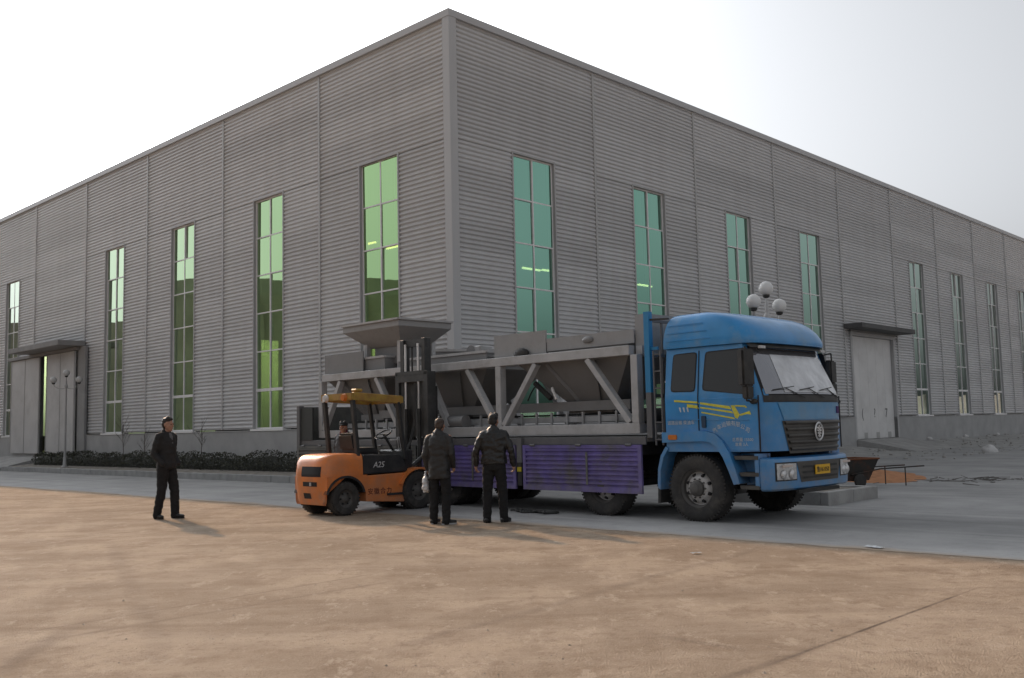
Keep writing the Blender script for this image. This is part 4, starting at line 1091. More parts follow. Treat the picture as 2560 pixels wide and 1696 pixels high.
# wheels
def fwheel(x, y, r, w, flip):
    s_ = -1 if flip else 1
    t = MB(); t.lathe([(r * .52, 0), (r * .60, -.015), (r * .9, -.012), (r, .035), (r, w - .035), (r * .9, w + .01), (r * .55, w)], n=36, cap=False)
    for i in range(30):
        a = 2 * math.pi * i / 30; Mx = Matrix.Rotation(-a, 4, 'Y') @ Matrix.Translation((r * .955, .004, 0)); t.box(0, r * .06, 0, .05, -.012, .012, Mx); t.box(0, r * .06, w - .05, w - .004, -.012, .012, Mx)
    o = t.build('wheel', M_tyre, fk, smooth=40, loc=(x, y, r - .002), rot=(0, 0, math.pi if flip else 0))
    q = MB(); q.lathe([(r * .53, .0), (r * .50, .03), (r * .36, .05), (r * .22, .03), (r * .12, .0), (0, -.005)], n=28, cap=False); q.build('rim', M_hub, o, smooth=35)
    n_ = MB()
    for i in range(6):
        a = i * math.pi / 3; n_.tube((r * .33 * math.cos(a), .06, r * .33 * math.sin(a)), (r * .33 * math.cos(a), .02, r * .33 * math.sin(a)), .014, n=6)
    n_.build('wheel_nuts', M_rub, o)
    MB().lathe([(r * .54, w - .01), (0, w - .03)], n=24, cap=False).build('rim_back', M_hub, o)
fwheel(0, -.52, .30, .20, False); fwheel(0, .52, .30, .20, True); fwheel(1.62, -.57, .36, .26, False); fwheel(1.62, .57, .36, .26, True)
MB().tube((0, -.4, .3), (0, .4, .3), .06, n=10).build('steer_axle', M_fk, fk); MB().tube((1.62, -.4, .36), (1.62, .4, .36), .09, n=10).build('drive_axle', M_fk, fk)
for s_ in (-1, 1):
    fp = MB(); fo = [(1.62 + .46 * math.cos(R(a)), .36 + .43 * math.sin(R(a))) for a in range(50, 176, 14)]; fi = [(1.62 + .42 * math.cos(R(a)), .36 + .39 * math.sin(R(a))) for a in range(50, 176, 14)]
    fp.prism(fo + fi[::-1], lambda a, b, t, s_=s_: Vector((a, s_ * t, b)), .30, .585); fp.build('front_fender', M_or, fk)
box('floor_plate', M_fk, fk, 1.18, 1.80, -.46, .46, .50, .56); box('dash', M_fk, fk, 1.40, 1.62, -.40, .40, .57, 1.12, bevel=.03); box('step', M_fk, fk, .9, 1.3, -.55, -.50, .30, .34)
# seat, steering wheel, levers
seat = box('seat', M_fk, fk, .42, .92, -.25, .25, 1.06, 1.18, bevel=.04, seg=2)
bk_ = MB().box(-.06, .06, -.24, .24, 0, .32).build('backrest', M_fk, seat, bevel=.04, seg=2, loc=(.44, 0, 1.14), rot=(0, R(-10), 0))
sc_ = MB(); ctr = Vector((1.22, .0, 1.42)); ax = Vector((-.5, 0, .86)).normalized(); e1 = Vector((.86, 0, .5)).normalized(); e2 = Vector((0, 1, 0))
ringp = [ctr + e1 * (.17 * math.cos(i * math.pi / 9)) + e2 * (.17 * math.sin(i * math.pi / 9)) for i in range(19)]
sc_.path(ringp, .014, 7); sc_.tube(ctr - e2 * .16, ctr + e2 * .16, .012, n=6); sc_.tube(ctr, Vector((1.50, 0, 1.02)), .025, n=8)
sc_.build('steering_wheel', M_fk, fk)
for k in range(3): MB().tube((1.42, -.22 - k * .06, 1.12), (1.36, -.24 - k * .06, 1.36), .010, n=6).build('lever', M_chrome, fk)
MB().box(-.06, .06, -.05, .05, 0, .03).build('instrument', M_lens, fk, loc=(1.28, -.26, 1.30))
# overhead guard
for s_ in (-1, 1):
    y = s_ * .45
    MB().bar((.30, y, 1.02), (.20, y, 2.05), .07, .09, (0, 1, 0)).build('guard_post', M_fk, fk, bevel=.008); MB().bar((1.38, y, .95), (1.22, y, 2.02), .06, .08, (0, 1, 0)).build('guard_post', M_fk, fk, bevel=.008)
    MB().bar((.20, y, 2.12), (1.30, y, 2.06), .07, .15).build('guard_rail', M_guard, fk, bevel=.01)
for k in range(7):
    x = .30 + k * .15; MB().bar((x, -.41, 2.11 - .008 * k), (x, .41, 2.11 - .008 * k), .05, .03).build('guard_bar', M_guard, fk)
box('guard_front', M_guard, fk, 1.27, 1.33, -.48, .48, 2.0, 2.12); box('guard_rear', M_guard, fk, .14, .195, -.48, .48, 2.06, 2.18)
MB().lathe([(.0, -.03), (.06, -.03), (.075, .03), (.0, .03)], (.11, -.30, 2.10), 'X', 14).build('work_lamp', M_amber, fk, smooth=40); MB().lathe([(.0, -.03), (.06, -.03), (.075, .03), (.0, .03)], (.11, .3, 2.10), 'X', 14).build('work_lamp', M_lens, fk, smooth=40)
box('beacon_box', M_guard, fk, .26, .42, -.47, -.30, 2.20, 2.26, bevel=.02)
# mast: outer channel, raised inner channel, chains, rams, carriage, forks
for s_ in (-1, 1):
    o_ = MB(); o_.box(1.90, 2.115, s_ * .45 - .06, s_ * .45 + .06, .10, 2.62); o_.build('outer_mast', M_mast, fk, bevel=.006)
    i_ = MB(); i_.box(1.94, 2.105, s_ * .335 - .053, s_ * .335 + .053, 1.0, 3.28); i_.build('inner_mast', M_mast, fk, bevel=.006)
    MB().tube((1.93, s_ * .20, .2), (1.93, s_ * .20, 1.9), .045, n=12).build('lift_ram', M_mast, fk, smooth=40); MB().tube((1.93, s_ * .20, 1.9), (1.93, s_ * .20, 3.18), .024, n=10).build('ram_rod', M_chrome, fk, smooth=40)
    MB().bar((2.02, s_ * .10, 1.6), (2.02, s_ * .10, 3.16), .035, .02, (1, 0, 0)).build('lift_chain', M_mast, fk)
    MB().tube((1.40, s_ * .3, .62), (1.92, s_ * .36, 1.0), .04, n=10).build('tilt_ram', M_mast, fk, smooth=40)
for z, a in ((3.20, .395), (2.50, .395), (.40, .395)): box('mast_cross', M_mast, fk, 1.985 if z > 3 else 1.90, 2.06 if z > 3 else 1.925, -a, a, z - .07, z + .07)
box('mast_cross', M_mast, fk, 1.90, 1.93, -.5, .5, 2.56, 2.64)
box('load_plate', M_mast, fk, 2.0, 2.03, -.27, .27, 1.35, 2.48)
hp = [(1.90, -.18, 2.4), (1.86, -.2, 2.0), (1.80, -.24, 1.6), (1.7, -.22, 1.25), (1.55, -.2, .95)]
MB().path(hp, .018, 6).build('hydraulic_hose', M_blk, fk); MB().path([(p[0] + .02, p[1] + .06, p[2]) for p in hp], .018, 6).build('hydraulic_hose', M_blk, fk)
car = box('carriage', M_mast, fk, 2.12, 2.17, -.52, .52, 1.36, 1.44); box('carriage_bar', M_mast, car, 2.12, 2.17, -.52, .52, 1.78, 1.86)
for k in range(5): MB().box(2.13, 2.16, -.5 + k * .24, -.46 + k * .24, 1.44, 2.30).build('backrest_bar', M_mast, car)
MB().box(2.13, 2.16, -.5, .5, 2.28, 2.33).build('backrest_bar', M_mast, car)
for s_ in (-1, 1):
    f_ = MB(); f_.box(2.172, 2.21, s_ * .3 - .05, s_ * .3 + .05, 1.288, 1.88); f_.box(2.21, 3.25, s_ * .3 - .05, s_ * .3 + .05, 1.288, 1.322); f_.build('fork', M_mast, fk)

# ================================================================== PEOPLE
def capsule(mb, p0, p1, r0, r1=None, n=12, flat=None):
    r1 = r0 if r1 is None else r1
    p0 = Vector(p0); p1 = Vector(p1); d = p1 - p0; L = d.length; d.normalize()
    a = d.orthogonal().normalized(); b = d.cross(a); rings = []
    for k in range(4):
        t = math.pi / 2 * (1 - k / 3 * .98); rings.append((p0 - d * (r0 * math.sin(t)), r0 * math.cos(t)))
    for k in range(4):
        t = math.pi / 2 * (k / 3 * .98); rings.append((p1 + d * (r1 * math.sin(t)), r1 * math.cos(t)))
    rs = [[c + a * (r * math.cos(2 * math.pi * i / n)) + b * (r * math.sin(2 * math.pi * i / n)) for i in range(n)] for c, r in rings]
    mb.loft(rs)
def chain(mb, pts):            # [(p,r),...]
    for (a, ra), (b, rb) in zip(pts[:-1], pts[1:]): capsule(mb, a, b, ra, rb)
def torso(mb, lv, n=20):       # [(cx,cy,z,rx,ry)]
    rs = [[Vector((cx + rx * math.copysign(abs(math.cos(t)) ** .85, math.cos(t)), cy + ry * math.copysign(abs(math.sin(t)) ** .85, math.sin(t)), z)) for t in [2 * math.pi * i / n for i in range(n)]] for cx, cy, z, rx, ry in lv]
    mb.loft(rs)
def solid(name, mb, m, parent, voxel=.011, smooth_it=4, wr=0.0, wseed=0, wscale=9.0):
    wr *= 1.5
    me = mb.mesh(name, m); tmp = bpy.data.objects.new('tmp', me); COL.objects.link(tmp)
    md = tmp.modifiers.new('r', 'REMESH'); md.mode = 'VOXEL'; md.voxel_size = voxel
    s_ = tmp.modifiers.new('s', 'SMOOTH'); s_.iterations = smooth_it; s_.factor = .5
    dg = bpy.context.evaluated_depsgraph_get(); dg.update()
    me2 = bpy.data.meshes.new_from_object(tmp.evaluated_get(dg)); bpy.data.objects.remove(tmp)
    me2.name = name; me2.materials.clear(); me2.materials.append(m)
    if wr:
        me2.update(); nrm = [v.normal.copy() for v in me2.vertices]
        for v, nn in zip(me2.vertices, nrm):
            q = v.co
            d = noise.noise(Vector((q.x * wscale, q.y * wscale, q.z * wscale * 1.9 + wseed))) + .5 * noise.noise(Vector((q.x * 22, q.y * 22, q.z * 30 + wseed)))
            v.co = q + nn * (d * wr)
    me2.polygons.foreach_set('use_smooth', [True] * len(me2.polygons))
    return link(name, me2, parent)

M_skin = mat('skin', (.36, .20, .14), .55, var=.08, vscale=20)
M_hair = mat('black_hair', (.016, .014, .013), .5, var=.3, vscale=60, bump=.5, bscale=120)
M_coat1 = mat('black_suit_cloth', (.018, .018, .019), .85, var=.2, vscale=12)
M_trs = mat('black_trousers', (.011, .011, .012), .9, var=.2, vscale=10)
M_leather = mat('black_leather', (.014, .014, .0145), .38, var=.2, vscale=12, bump=.25, bscale=60)
M_coat2 = mat('charcoal_coat', (.020, .020, .0205), .55, var=.2, vscale=8)
M_grey = mat('grey_jacket', (.075, .075, .08), .8, var=.15, vscale=8)
M_shoe = mat('black_shoe', (.012, .012, .012), .3)
M_sole = mat('pale_sole', (.42, .42, .43), .7)
M_shirt = mat('grey_shirt', (.12, .12, .13), .8)
M_bag = mat('white_plastic_bag', (.55, .55, .56), .4, var=.12, vscale=25)

def hand(mb, wrist, direction, palm_n, curl=.5, s=1.0):
    """palm + four fingers + thumb; direction: along the hand; palm_n: facing of the palm"""
    d = Vector(direction).normalized(); pn = Vector(palm_n); pn = (pn - d * pn.dot(d)).normalized(); sd = d.cross(pn)
    w = Vector(wrist)
    capsule(mb, w, w + d * .045 * s, .024 * s, .028 * s)
    for k in range(4):
        off = sd * ((k - 1.5) * .019 * s); capsule(mb, w + d * .03 * s + off * .8, w + d * .085 * s + off, .014 * s, .012 * s, 8)
        ln = (.034, .042, .039, .030)[k] * s; p = w + d * .088 * s + off
        d1 = (d * math.cos(curl * .8) + pn * math.sin(curl * .8)); q = p + d1 * ln; d2 = (d * math.cos(curl * 1.9) + pn * math.sin(curl * 1.9))
        capsule(mb, p, q, .0095 * s, .0088 * s, 8); capsule(mb, q, q + d2 * ln * .8, .0088 * s, .0075 * s, 8)
    t0 = w + d * .025 * s + sd * .026 * s; t1 = t0 + (d * .7 + sd * .6 + pn * .35).normalized() * .042 * s; capsule(mb, t0, t1, .013 * s, .0105 * s, 8); capsule(mb, t1, t1 + (d * .9 + pn * .45).normalized() * .03 * s, .0105 * s, .009 * s, 8)

def head(mb, c, yaw=0.0, pitch=0.0, s=1.0):
    """c: head centre; faces +Y after yaw"""
    Rm = Matrix.Translation(c) @ Matrix.Rotation(yaw, 4, 'Z') @ Matrix.Rotation(pitch, 4, 'X') @ Matrix.Scale(s, 4)
    def sp(p, r, sc=(1, 1, 1)):
        k = MB().sphere(p, r, 16, 12, sc); mb.add([Rm @ Vector(v) for v in k.v], k.f)
    sp((0, -.012, .035), .088, (.86, 1.08, .98)); sp((0, .022, -.028), .070, (.88, .98, 1.18)); sp((0, .052, -.088), .034, (1.05, .9, .8))
    sp((0, .088, .022), .018, (2.6, .6, .6)); sp((0, .104, -.018), .0125, (.9, 1.1, 1.0)); sp((0, .094, .002), .010, (.8, .9, 2.2))
    sp((0, .087, -.056), .012, (1.9, .7, .55)); sp((0, .086, -.066), .011, (1.7, .7, .55))
    sp((-.038, .066, -.02), .022); sp((.038, .066, -.02), .022)
    for q in (-1, 1): sp((q * .077, -.008, -.005), .024, (.35, .75, 1.25))
    return Rm
def eyes(parent, Rm):
    for q in (-1, 1):
        k = MB().sphere((q * .031, .083, .008), .0095, 10, 8); e = MB(); e.add([Rm @ Vector(v) for v in k.v], k.f); e.build('eye', mat('eye_dark', (.03, .025, .022), .2), parent, smooth=True)
def hair(parent, Rm, m, cap=False, thin=False):
    mb = MB()
    def sp(p, r, sc=(1, 1, 1)):
        k = MB().sphere(p, r, 16, 12, sc); mb.add([Rm @ Vector(v) for v in k.v], k.f)
    sp((0, -.022, .062), .088, (.90, 1.06, .84)); sp((0, -.055, .015), .074, (1.02, .72, 1.05))
    if not thin: sp((0, .035, .098), .050, (1.15, 1.0, .55)); sp((.03, .02, .105), .045); sp((-.03, .01, .108), .042)
    return solid('hair', mb, m, parent, .008, 2, .004, 3, 30)
def shoe(parent, ankle, toe_dir, m=M_shoe, sole=M_shoe, s=1.0):
    a = Vector(ankle); d = Vector((toe_dir[0], toe_dir[1], 0)).normalized(); z0 = a.z - .075
    mb = MB(); heel = Vector((a.x, a.y, z0 + .042)) - d * .05; toe = Vector((a.x, a.y, z0 + .036)) + d * .15
    capsule(mb, heel, heel + d * .09 + Vector((0, 0, .012)), .040, .042); capsule(mb, heel + d * .07, toe, .042, .033); capsule(mb, Vector((a.x, a.y, z0 + .06)), a + Vector((0, 0, .02)), .043, .045)
    o = solid('shoe', mb, m, parent, .009, 3)
    for v in o.data.vertices: v.co.z = max(v.co.z, z0 + .012)
    sd = Vector((-d.y, d.x, 0)); pts = []
    for i in range(20):
        t = 2 * math.pi * i / 20; u_ = math.cos(t); w_2 = math.sin(t)
        pts.append(Vector((a.x, a.y, 0)) + d * (.05 + .135 * u_) + sd * (.043 * w_2 * (1.0 if u_ > 0 else .88)))
    sm = MB(); sm.loft([[p + Vector((0, 0, z0 - .004)) for p in pts], [p + Vector((0, 0, z0 + .02)) for p in pts]]); sm.build('sole', sole, o)
def arm_pts(sh, el, wr): return [(Vector(sh), .056), (Vector(el), .044), (Vector(wr), .032)]

def person(label, loc, rot, H, jacket_m, trouser_m, P, jacket_len=.86, coat=False, jk_w=1.0, group=None, hair_m=None, thin=False, shoe_sole=None, wr=.008, collar=True, hands=(True, True), head_yaw=0.0, head_pitch=0.0, curl=.5, flare=0.0):
    """P: joint dictionary in metres for a 1.72 m figure, facing +Y"""
    S = H / 1.72
    root = thing('person', label, 'person', loc, rot, group); root.scale = (S, S, S)
    J = {k: Vector(v) for k, v in P.items()}
    b = MB()
    torso(b, [(0, 0, .86, .13, .10), (0, 0, .98, .15, .105), (0, .0, 1.10, .135, .095), (0, .0, 1.26, .16, .11), (0, 0, 1.38, .165, .10), (0, -.01, 1.455, .09, .07)])
    capsule(b, (0, -.015, 1.42), J['neck'], .058, .052)
    Rm = head(b, J['head'], head_yaw, head_pitch)
    for s_, q in (('l', -1), ('r', 1)):
        chain(b, [(J['sh' + s_], .05), (J['el' + s_], .038), (J['wr' + s_], .028)])
        if hands[0 if s_ == 'l' else 1]: hand(b, J['wr' + s_], J['wr' + s_] - J['el' + s_] + Vector((0, .02, -.02)), (-q * .9, .2, 0), curl)
        chain(b, [(J['hip' + s_], .08), (J['kn' + s_], .052), (J['an' + s_], .038)]); capsule(b, J['an' + s_], J['an' + s_] + Vector((0, .08, -.045)), .032, .026)
    body_ = solid('body', b, M_skin, root, .009, 3)
    eyes(root, Rm); hair(root, Rm, hair_m or M_hair, thin=thin)
    t = MB()
    torso(t, [(0, 0, .84, .155, .115), (0, 0, .92, .168, .125), (0, 0, 1.02, .16, .118), (0, 0, 1.08, .15, .11)])
    for s_, q in (('l', -1), ('r', 1)):
        chain(t, [(J['hip' + s_] + Vector((0, 0, -.02)), .104), ((J['hip' + s_] + J['kn' + s_]) / 2, .092), (J['kn' + s_], .080), ((J['kn' + s_] + J['an' + s_]) / 2, .076), (J['an' + s_] + Vector((0, -.005, -.03)), .068 + flare)])
    solid('trousers', t, trouser_m, root, .012, 3, .007, hash(label) % 50, 10)
    j = MB(); w = jk_w
    zl = jacket_len
    lv = [(0, 0, zl, .19 * w, .135), (0, 0, zl + .05, .192 * w, .138)]
    lv += [(0, 0, 1.0, .185 * w, .132)] if zl < .93 else []
    lv += [(0, 0, 1.10, .178 * w, .128), (0, 0, 1.24, .195 * w, .135), (0, -.005, 1.36, .200 * w, .125), (0, -.01, 1.43, .165 * w, .10), (0, -.015, 1.48, .085, .075)]
    torso(j, lv)
    for s_, q in (('l', -1), ('r', 1)):
        sh, el, wr_ = J['sh' + s_], J['el' + s_], J['wr' + s_]
        chain(j, [(sh + Vector((-q * .06, 0, .0)), .074), (sh + Vector((-q * .012, 0, -.018)), .070), ((sh + el) / 2, .064), (el, .058), ((el + wr_) / 2, .052), (wr_ - (wr_ - el).normalized() * .005, .045)])
    if collar: capsule(j, (-.045, -.03, 1.485), (.045, -.03, 1.485), .050, .050); capsule(j, (0, -.05, 1.47), (0, -.045, 1.52), .060, .052)
    solid('coat' if coat else 'jacket', j, jacket_m, root, .012, 3, wr, (hash(label) // 7) % 50, 8)
    for s_ in 'lr': shoe(root, J['an' + s_], J['toe' + s_], M_shoe, shoe_sole or M_shoe)
    return root, Rm

stand = dict(neck=(0, 0, 1.50), head=(0, .02, 1.605), shl=(-.185, -.01, 1.415), shr=(.185, -.01, 1.415), ell=(-.255, -.04, 1.14), elr=(.255, -.04, 1.14), wrl=(-.265, .03, .90), wrr=(.265, .03, .90),
             hipl=(-.09, 0, .90), hipr=(.09, 0, .90), knl=(-.11, .02, .49), knr=(.11, .02, .49), anl=(-.13, 0, .078), anr=(.13, 0, .078), toel=(-.25, .95, 0), toer=(.25, .95, 0))
# man in a dark suit on the sunlit yard, hands in pockets, looking to the right
Pm = dict(stand, ell=(-.235, -.07, 1.12), wrl=(-.195, .09, .93), elr=(.235, -.075, 1.12), wrr=(.195, .085, .93), knl=(-.095, .09, .49), anl=(-.09, .12, .078), knr=(.10, -.01, .49), anr=(.10, -.11, .078), toel=(-.1, 1, 0), toer=(.25, .97, 0))
person('man in black suit standing alone on the sunlit yard with hands in pockets', (-6.30, 17.52, 0), R(-112), 1.80, M_coat1, M_trs, Pm, .86, head_yaw=R(8), hands=(False, False), curl=.6, jk_w=.92)
mroot = [o for o in COL.objects if o.name == 'person'][0]
sb = MB(); torso(sb, [(0, .045, 1.28, .05, .085), (0, .04, 1.40, .055, .075), (0, .02, 1.47, .05, .055)]); solid('shirt', sb, M_shirt, mroot, .012, 2)
# two men seen from behind, watching the forklift
P1 = dict(stand, ell=(-.235, -.04, 1.14), wrl=(-.24, .05, .90), elr=(.235, -.02, 1.14), wrr=(.21, .10, .93), anl=(-.12, .02, .078), anr=(.13, -.04, .078), toel=(.15, 1, 0), toer=(.75, .75, 0), head=(.01, .03, 1.60))
p1r, _ = person('man in long charcoal coat seen from behind holding a white bag', (-1.20, 15.37, 0), R(-20), 1.655, M_coat2, M_trs, P1, .74, coat=True, thin=True, hair_m=mat('thinning_hair', (.05, .035, .028), .6), shoe_sole=M_sole, wr=.007, head_yaw=R(10), jk_w=.98, curl=1.0)
bag = MB(); torso(bag, [(0, 0, .0, .045, .09), (0, 0, .05, .06, .11), (0, 0, .18, .05, .10), (0, 0, .26, .025, .05), (0, 0, .32, .012, .02)])
bo = solid('plastic_bag', bag, M_bag, None, .010, 2, .012, 4, 14); bo.location = (-1.425, 15.46, .50); tag(bo, 'white plastic bag hanging from the hand of the man in charcoal coat', 'bag')
P2 = dict(stand, ell=(-.285, -.03, 1.15), elr=(.285, -.03, 1.15), wrl=(-.30, .02, .915), wrr=(.31, .03, .915), anl=(-.13, .0, .078), anr=(.14, .03, .078), knl=(-.12, .02, .49), knr=(.125, .02, .49), toel=(.05, 1, 0), toer=(.45, .9, 0), head=(.0, .025, 1.61))
person('stocky man in black leather jacket seen from behind with arms at his sides', (-.33, 15.40, 0), R(-8), 1.70, M_leather, M_trs, P2, .935, wr=.010, head_yaw=R(-6), jk_w=1.12, curl=.9)
# worker on the far side of the forklift
P4 = dict(stand, head=(-.02, .05, 1.585))
p4, Rm4 = person('worker in grey jacket and dark cap half hidden behind the forklift', (-3.44, 19.55, 0), R(150), 1.69, M_grey, M_trs, P4, .88, head_yaw=R(20), jk_w=1.0)
cap_ = MB()
k = MB().sphere((0, -.015, .07), .098, 16, 10, (.9, 1.08, .62)); cap_.add([Rm4 @ Vector(v) for v in k.v], k.f)
k = MB().sphere((0, .095, .062), .06, 12, 8, (1.0, .9, .16)); cap_.add([Rm4 @ Vector(v) for v in k.v], k.f)
solid('cap', cap_, M_coat1, p4, .009, 2)
sc2 = MB(); torso(sc2, [(0, .01, 1.44, .085, .085), (0, .012, 1.50, .085, .082), (0, .012, 1.54, .07, .07)]); solid('scarf', sc2, mat('dark_red_scarf', (.12, .015, .03), .9), p4, .012, 2, .006)

# ================================================================== LAMP POSTS
M_globe = mat('white_globe', (.72, .72, .71), .35)
M_pole = mat('lamp_pole_paint', (.50, .50, .50), .45, var=.08, dirt=(.36, .33, .31), dirt_amt=.5)
def lamp_post(label, loc, axis_rot, pole_m, gm_=M_globe):
    o = thing('lamp_post', label, 'lamp post', loc, axis_rot, 'globe lamp posts in the yard')
    MB().lathe([(.13, 0), (.13, .06), (.075, .12), (.06, .5), (.045, .9), (.038, 3.60), (.03, 3.78)], axis='Z', n=16).build('pole', pole_m, o, smooth=40)
    MB().lathe([(.038, 3.40), (.07, 3.46), (.07, 3.52), (.038, 3.58)], axis='Z', n=16).build('collar', pole_m, o, smooth=40)
    def globe(x, z):
        MB().sphere((x, 0, z), .140, 24, 16).build('globe', gm_, o, smooth=True); MB().lathe([(.03, z - .19), (.065, z - .165), (.07, z - .125), (.04, z - .12)], (x, 0, 0), 'Z', 16).build('globe_cup', M_blk, o, smooth=40)
    globe(0, 4.06); MB().tube((0, 0, 3.7), (0, 0, 3.9), .022, n=8).build('arm', pole_m, o)
    for s_ in (-1, 1):
        pts = [Vector((0, 0, 3.42)), Vector((s_ * .16, 0, 3.38)), Vector((s_ * .34, 0, 3.40)), Vector((s_ * .48, 0, 3.48)), Vector((s_ * .53, 0, 3.60))]
        MB().path(pts, .017, 8).build('arm', pole_m, o, smooth=40); globe(s_ * .53, 3.76)
    return o
lamp_post('lamp post with three white globes rising behind the lorry cab', (5.0, 18.7, .03), R(48), M_pole)
lamp_post('slim lamp post with three small globes before the half-open sliding door', bw(-1.5, 23.0, .2), R(6), mat('lamp_pole_grey', (.34, .34, .34), .5), mat('grey_globe', (.46, .46, .455), .5))  # globes of this lamp in a duller grey

# ================================================================== LAMP ISLAND, CART, LOOSE THINGS
isl = thing('kerbed_island', 'low concrete kerb around the lamp post bed in front of the lorry', 'planter', BC, BROT)
for x0, x1, y0, y1 in ((-2.0, -1.01, -11.7, -11.54), (-1.0, .05, -11.7, -11.54), (-2.0, -1.84, -11.535, -10.2), (-2.0, -1.84, -10.19, -8.7), (-.11, .05, -11.535, -10.2), (-.11, .05, -10.19, -8.7), (-1.835, -.115, -8.86, -8.7)):
    box('kerb_stone', M_concrete, isl, x0, x1, y0, y1, -.1, .235 + random.uniform(-.006, .006), bevel=.012)
box('soil', M_soil, isl, -1.835, -.115, -11.535, -8.865, -.1, .20)

M_tub = mat('black_steel_tub', (.022, .02, .018), .6, dirt=(.16, .06, .03), dirt_amt=.5, dscale=3)
cart = thing('handcart', 'black steel handcart with long thin handles resting beyond the lorry front', 'cart', (7.45, 21.5, 0), R(20))
tb_ = MB(); tb_.loft([[Vector(p) for p in ((-.50, -.30, .16), (.22, -.30, .16), (.22, .30, .16), (-.50, .30, .16))], [Vector(p) for p in ((-.62, -.40, .62), (.42, -.40, .62), (.42, .40, .62), (-.62, .40, .62))], [Vector(p) for p in ((-.60, -.38, .62), (.40, -.38, .62), (.40, .38, .62), (-.60, .38, .62))], [Vector(p) for p in ((-.48, -.28, .19), (.20, -.28, .19), (.20, .28, .19), (-.48, .28, .19))]])
tb_.build('tub', M_tub, cart)
rm_ = MB()
for p, q in (((-.63, -.41), (.43, -.41)), ((-.63, .41), (.43, .41)), ((-.63, -.41), (-.63, .41)), ((.43, -.41), (.43, .41))): rm_.tube((*p, .63), (*q, .63), .018, n=8)
rm_.build('rim', mat('rusty_rim', (.17, .06, .025), .8), cart)
for s_ in (-1, 1):
    MB().path([Vector((-.3, s_ * .36, .30)), Vector((.5, s_ * .36, .40)), Vector((1.75, s_ * .30, .42))], .016, 8).build('handle', M_tub, cart)
    MB().lathe([(.0, -.03), (.14, -.03), (.16, .0), (.14, .03), (.0, .03)], (-.15, s_ * .46, .16), 'Y', 20).build('wheel', M_tyre, cart, smooth=40)
    MB().tube((1.2, s_ * .32, .41), (1.2, s_ * .32, .0), .014, n=6).build('stand', M_tub, cart)
MB().tube((-.15, -.45, .16), (-.15, .45, .16), .015, n=8).build('axle', M_tub, cart)

sand = MB()
def sfn(a, b):
    x = (a - .5) * 2; y = (b - .5) * 2; r = math.sqrt(x * x + y * y); h = max(0, 1 - r) ** .8
    n_ = noise.noise(Vector((x * 3, y * 3, 5)))
    return Vector((9.25 + y * .55 + x * 1.3 + .25 * n_, 25.4 + y * 3.0 + .2 * n_, -.01 + .2 * h + .03 * n_ * (h > 0)))
sand.grid(sfn, 36, 36)
tag(sand.build('sand', mat('orange_sand', (.42, .19, .085), .95, var=.2, vscale=6, bump=.6, bscale=30), smooth=True), 'low spread of orange sand beside the black handcart', 'sand', kind='stuff')

def rock(name, label, loc, sx, sy, sz, m, seed, group=None, cat='stone'):
    mb = MB().sphere((0, 0, 0), 1, 18, 12)
    vs = []
    for v in mb.v:
        v = Vector(v); d = 1 + .22 * noise.noise(v * 1.3 + Vector((seed, 0, 0))) + .08 * noise.noise(v * 4 + Vector((seed, 3, 0)))
        vs.append((v.x * d * sx, v.y * d * sy, max(-.2 * sz, v.z * d * sz)))
    mb.v = vs
    o = mb.build(name, m, None, smooth=50, loc=loc, rot=seed)
    return tag(o, label, cat, group)
M_pale = mat('pale_stone', (.58, .57, .56), .8, var=.15, vscale=5, bump=.4)
rock('boulder', 'pale rounded boulder lying on the bare ground before the right wall', bw(24.6, -5.9, .05), .40, .30, .26, M_pale, 1.3)
for i, (t, y, s_, lb) in enumerate(((31.2, -1.0, .17, 'small white stone by the plinth, the one nearest the pale door'), (36.6, -.9, .15, 'small white stone by the plinth below the second window past the door'), (41.8, -.9, .14, 'small white stone by the plinth, the one farthest from the door'))):
    rock('stone', lb, bw(t, y, .42), s_, s_ * .8, s_ * .8, M_pale, 2.1 + i, 'white stones along the plinth')
rbl = MB(); rr = random.Random(11)
for i in range(420):
    t = rr.uniform(14, 58); y = -rr.uniform(.2, 7) ; s_ = rr.uniform(.02, .07) * (1.6 if rr.random() < .1 else 1)
    if DR[0] - .6 < t < DR[1] + 1.6 and y > -3: continue
    z = .46 * max(0, 1 + y / 4.2) ** 1.6 if y > -4.2 else 0
    p = bw(t, y, z + s_ * .2); k = MB().sphere((0, 0, 0), s_, 6, 4, (1, rr.uniform(.6, 1), rr.uniform(.4, .7)))
    q = Matrix.Translation(p) @ Matrix.Rotation(rr.uniform(0, 6), 4, 'Z'); rbl.add([q @ Vector(v) for v in k.v], k.f)
tag(rbl.build('rubble', mat('rubble_grey', (.33, .32, .30), .9, var=.35, vscale=2.0)), 'scattered grey rubble on the ground along the right wall', 'rubble', kind='stuff')
tw_ = MB(); rr = random.Random(5)
for i in range(45):
    a = rr.gauss(0, 1); b = rr.gauss(0, 1); x = 10.6 + a * .9; y = 22.4 + b * .55; d = rr.uniform(0, 6.28); l = rr.uniform(.15, .5); z = rr.uniform(.01, .10)
    tw_.tube((x, y, z), (x + l * math.cos(d), y + l * math.sin(d), max(.01, z + rr.uniform(-.06, .06))), rr.uniform(.006, .014), .005, 5)
tag(tw_.build('brushwood', mat('dark_twigs', (.15, .14, .13), .9)), 'flattened litter of dark twigs on the bare ground', 'brushwood', kind='stuff')
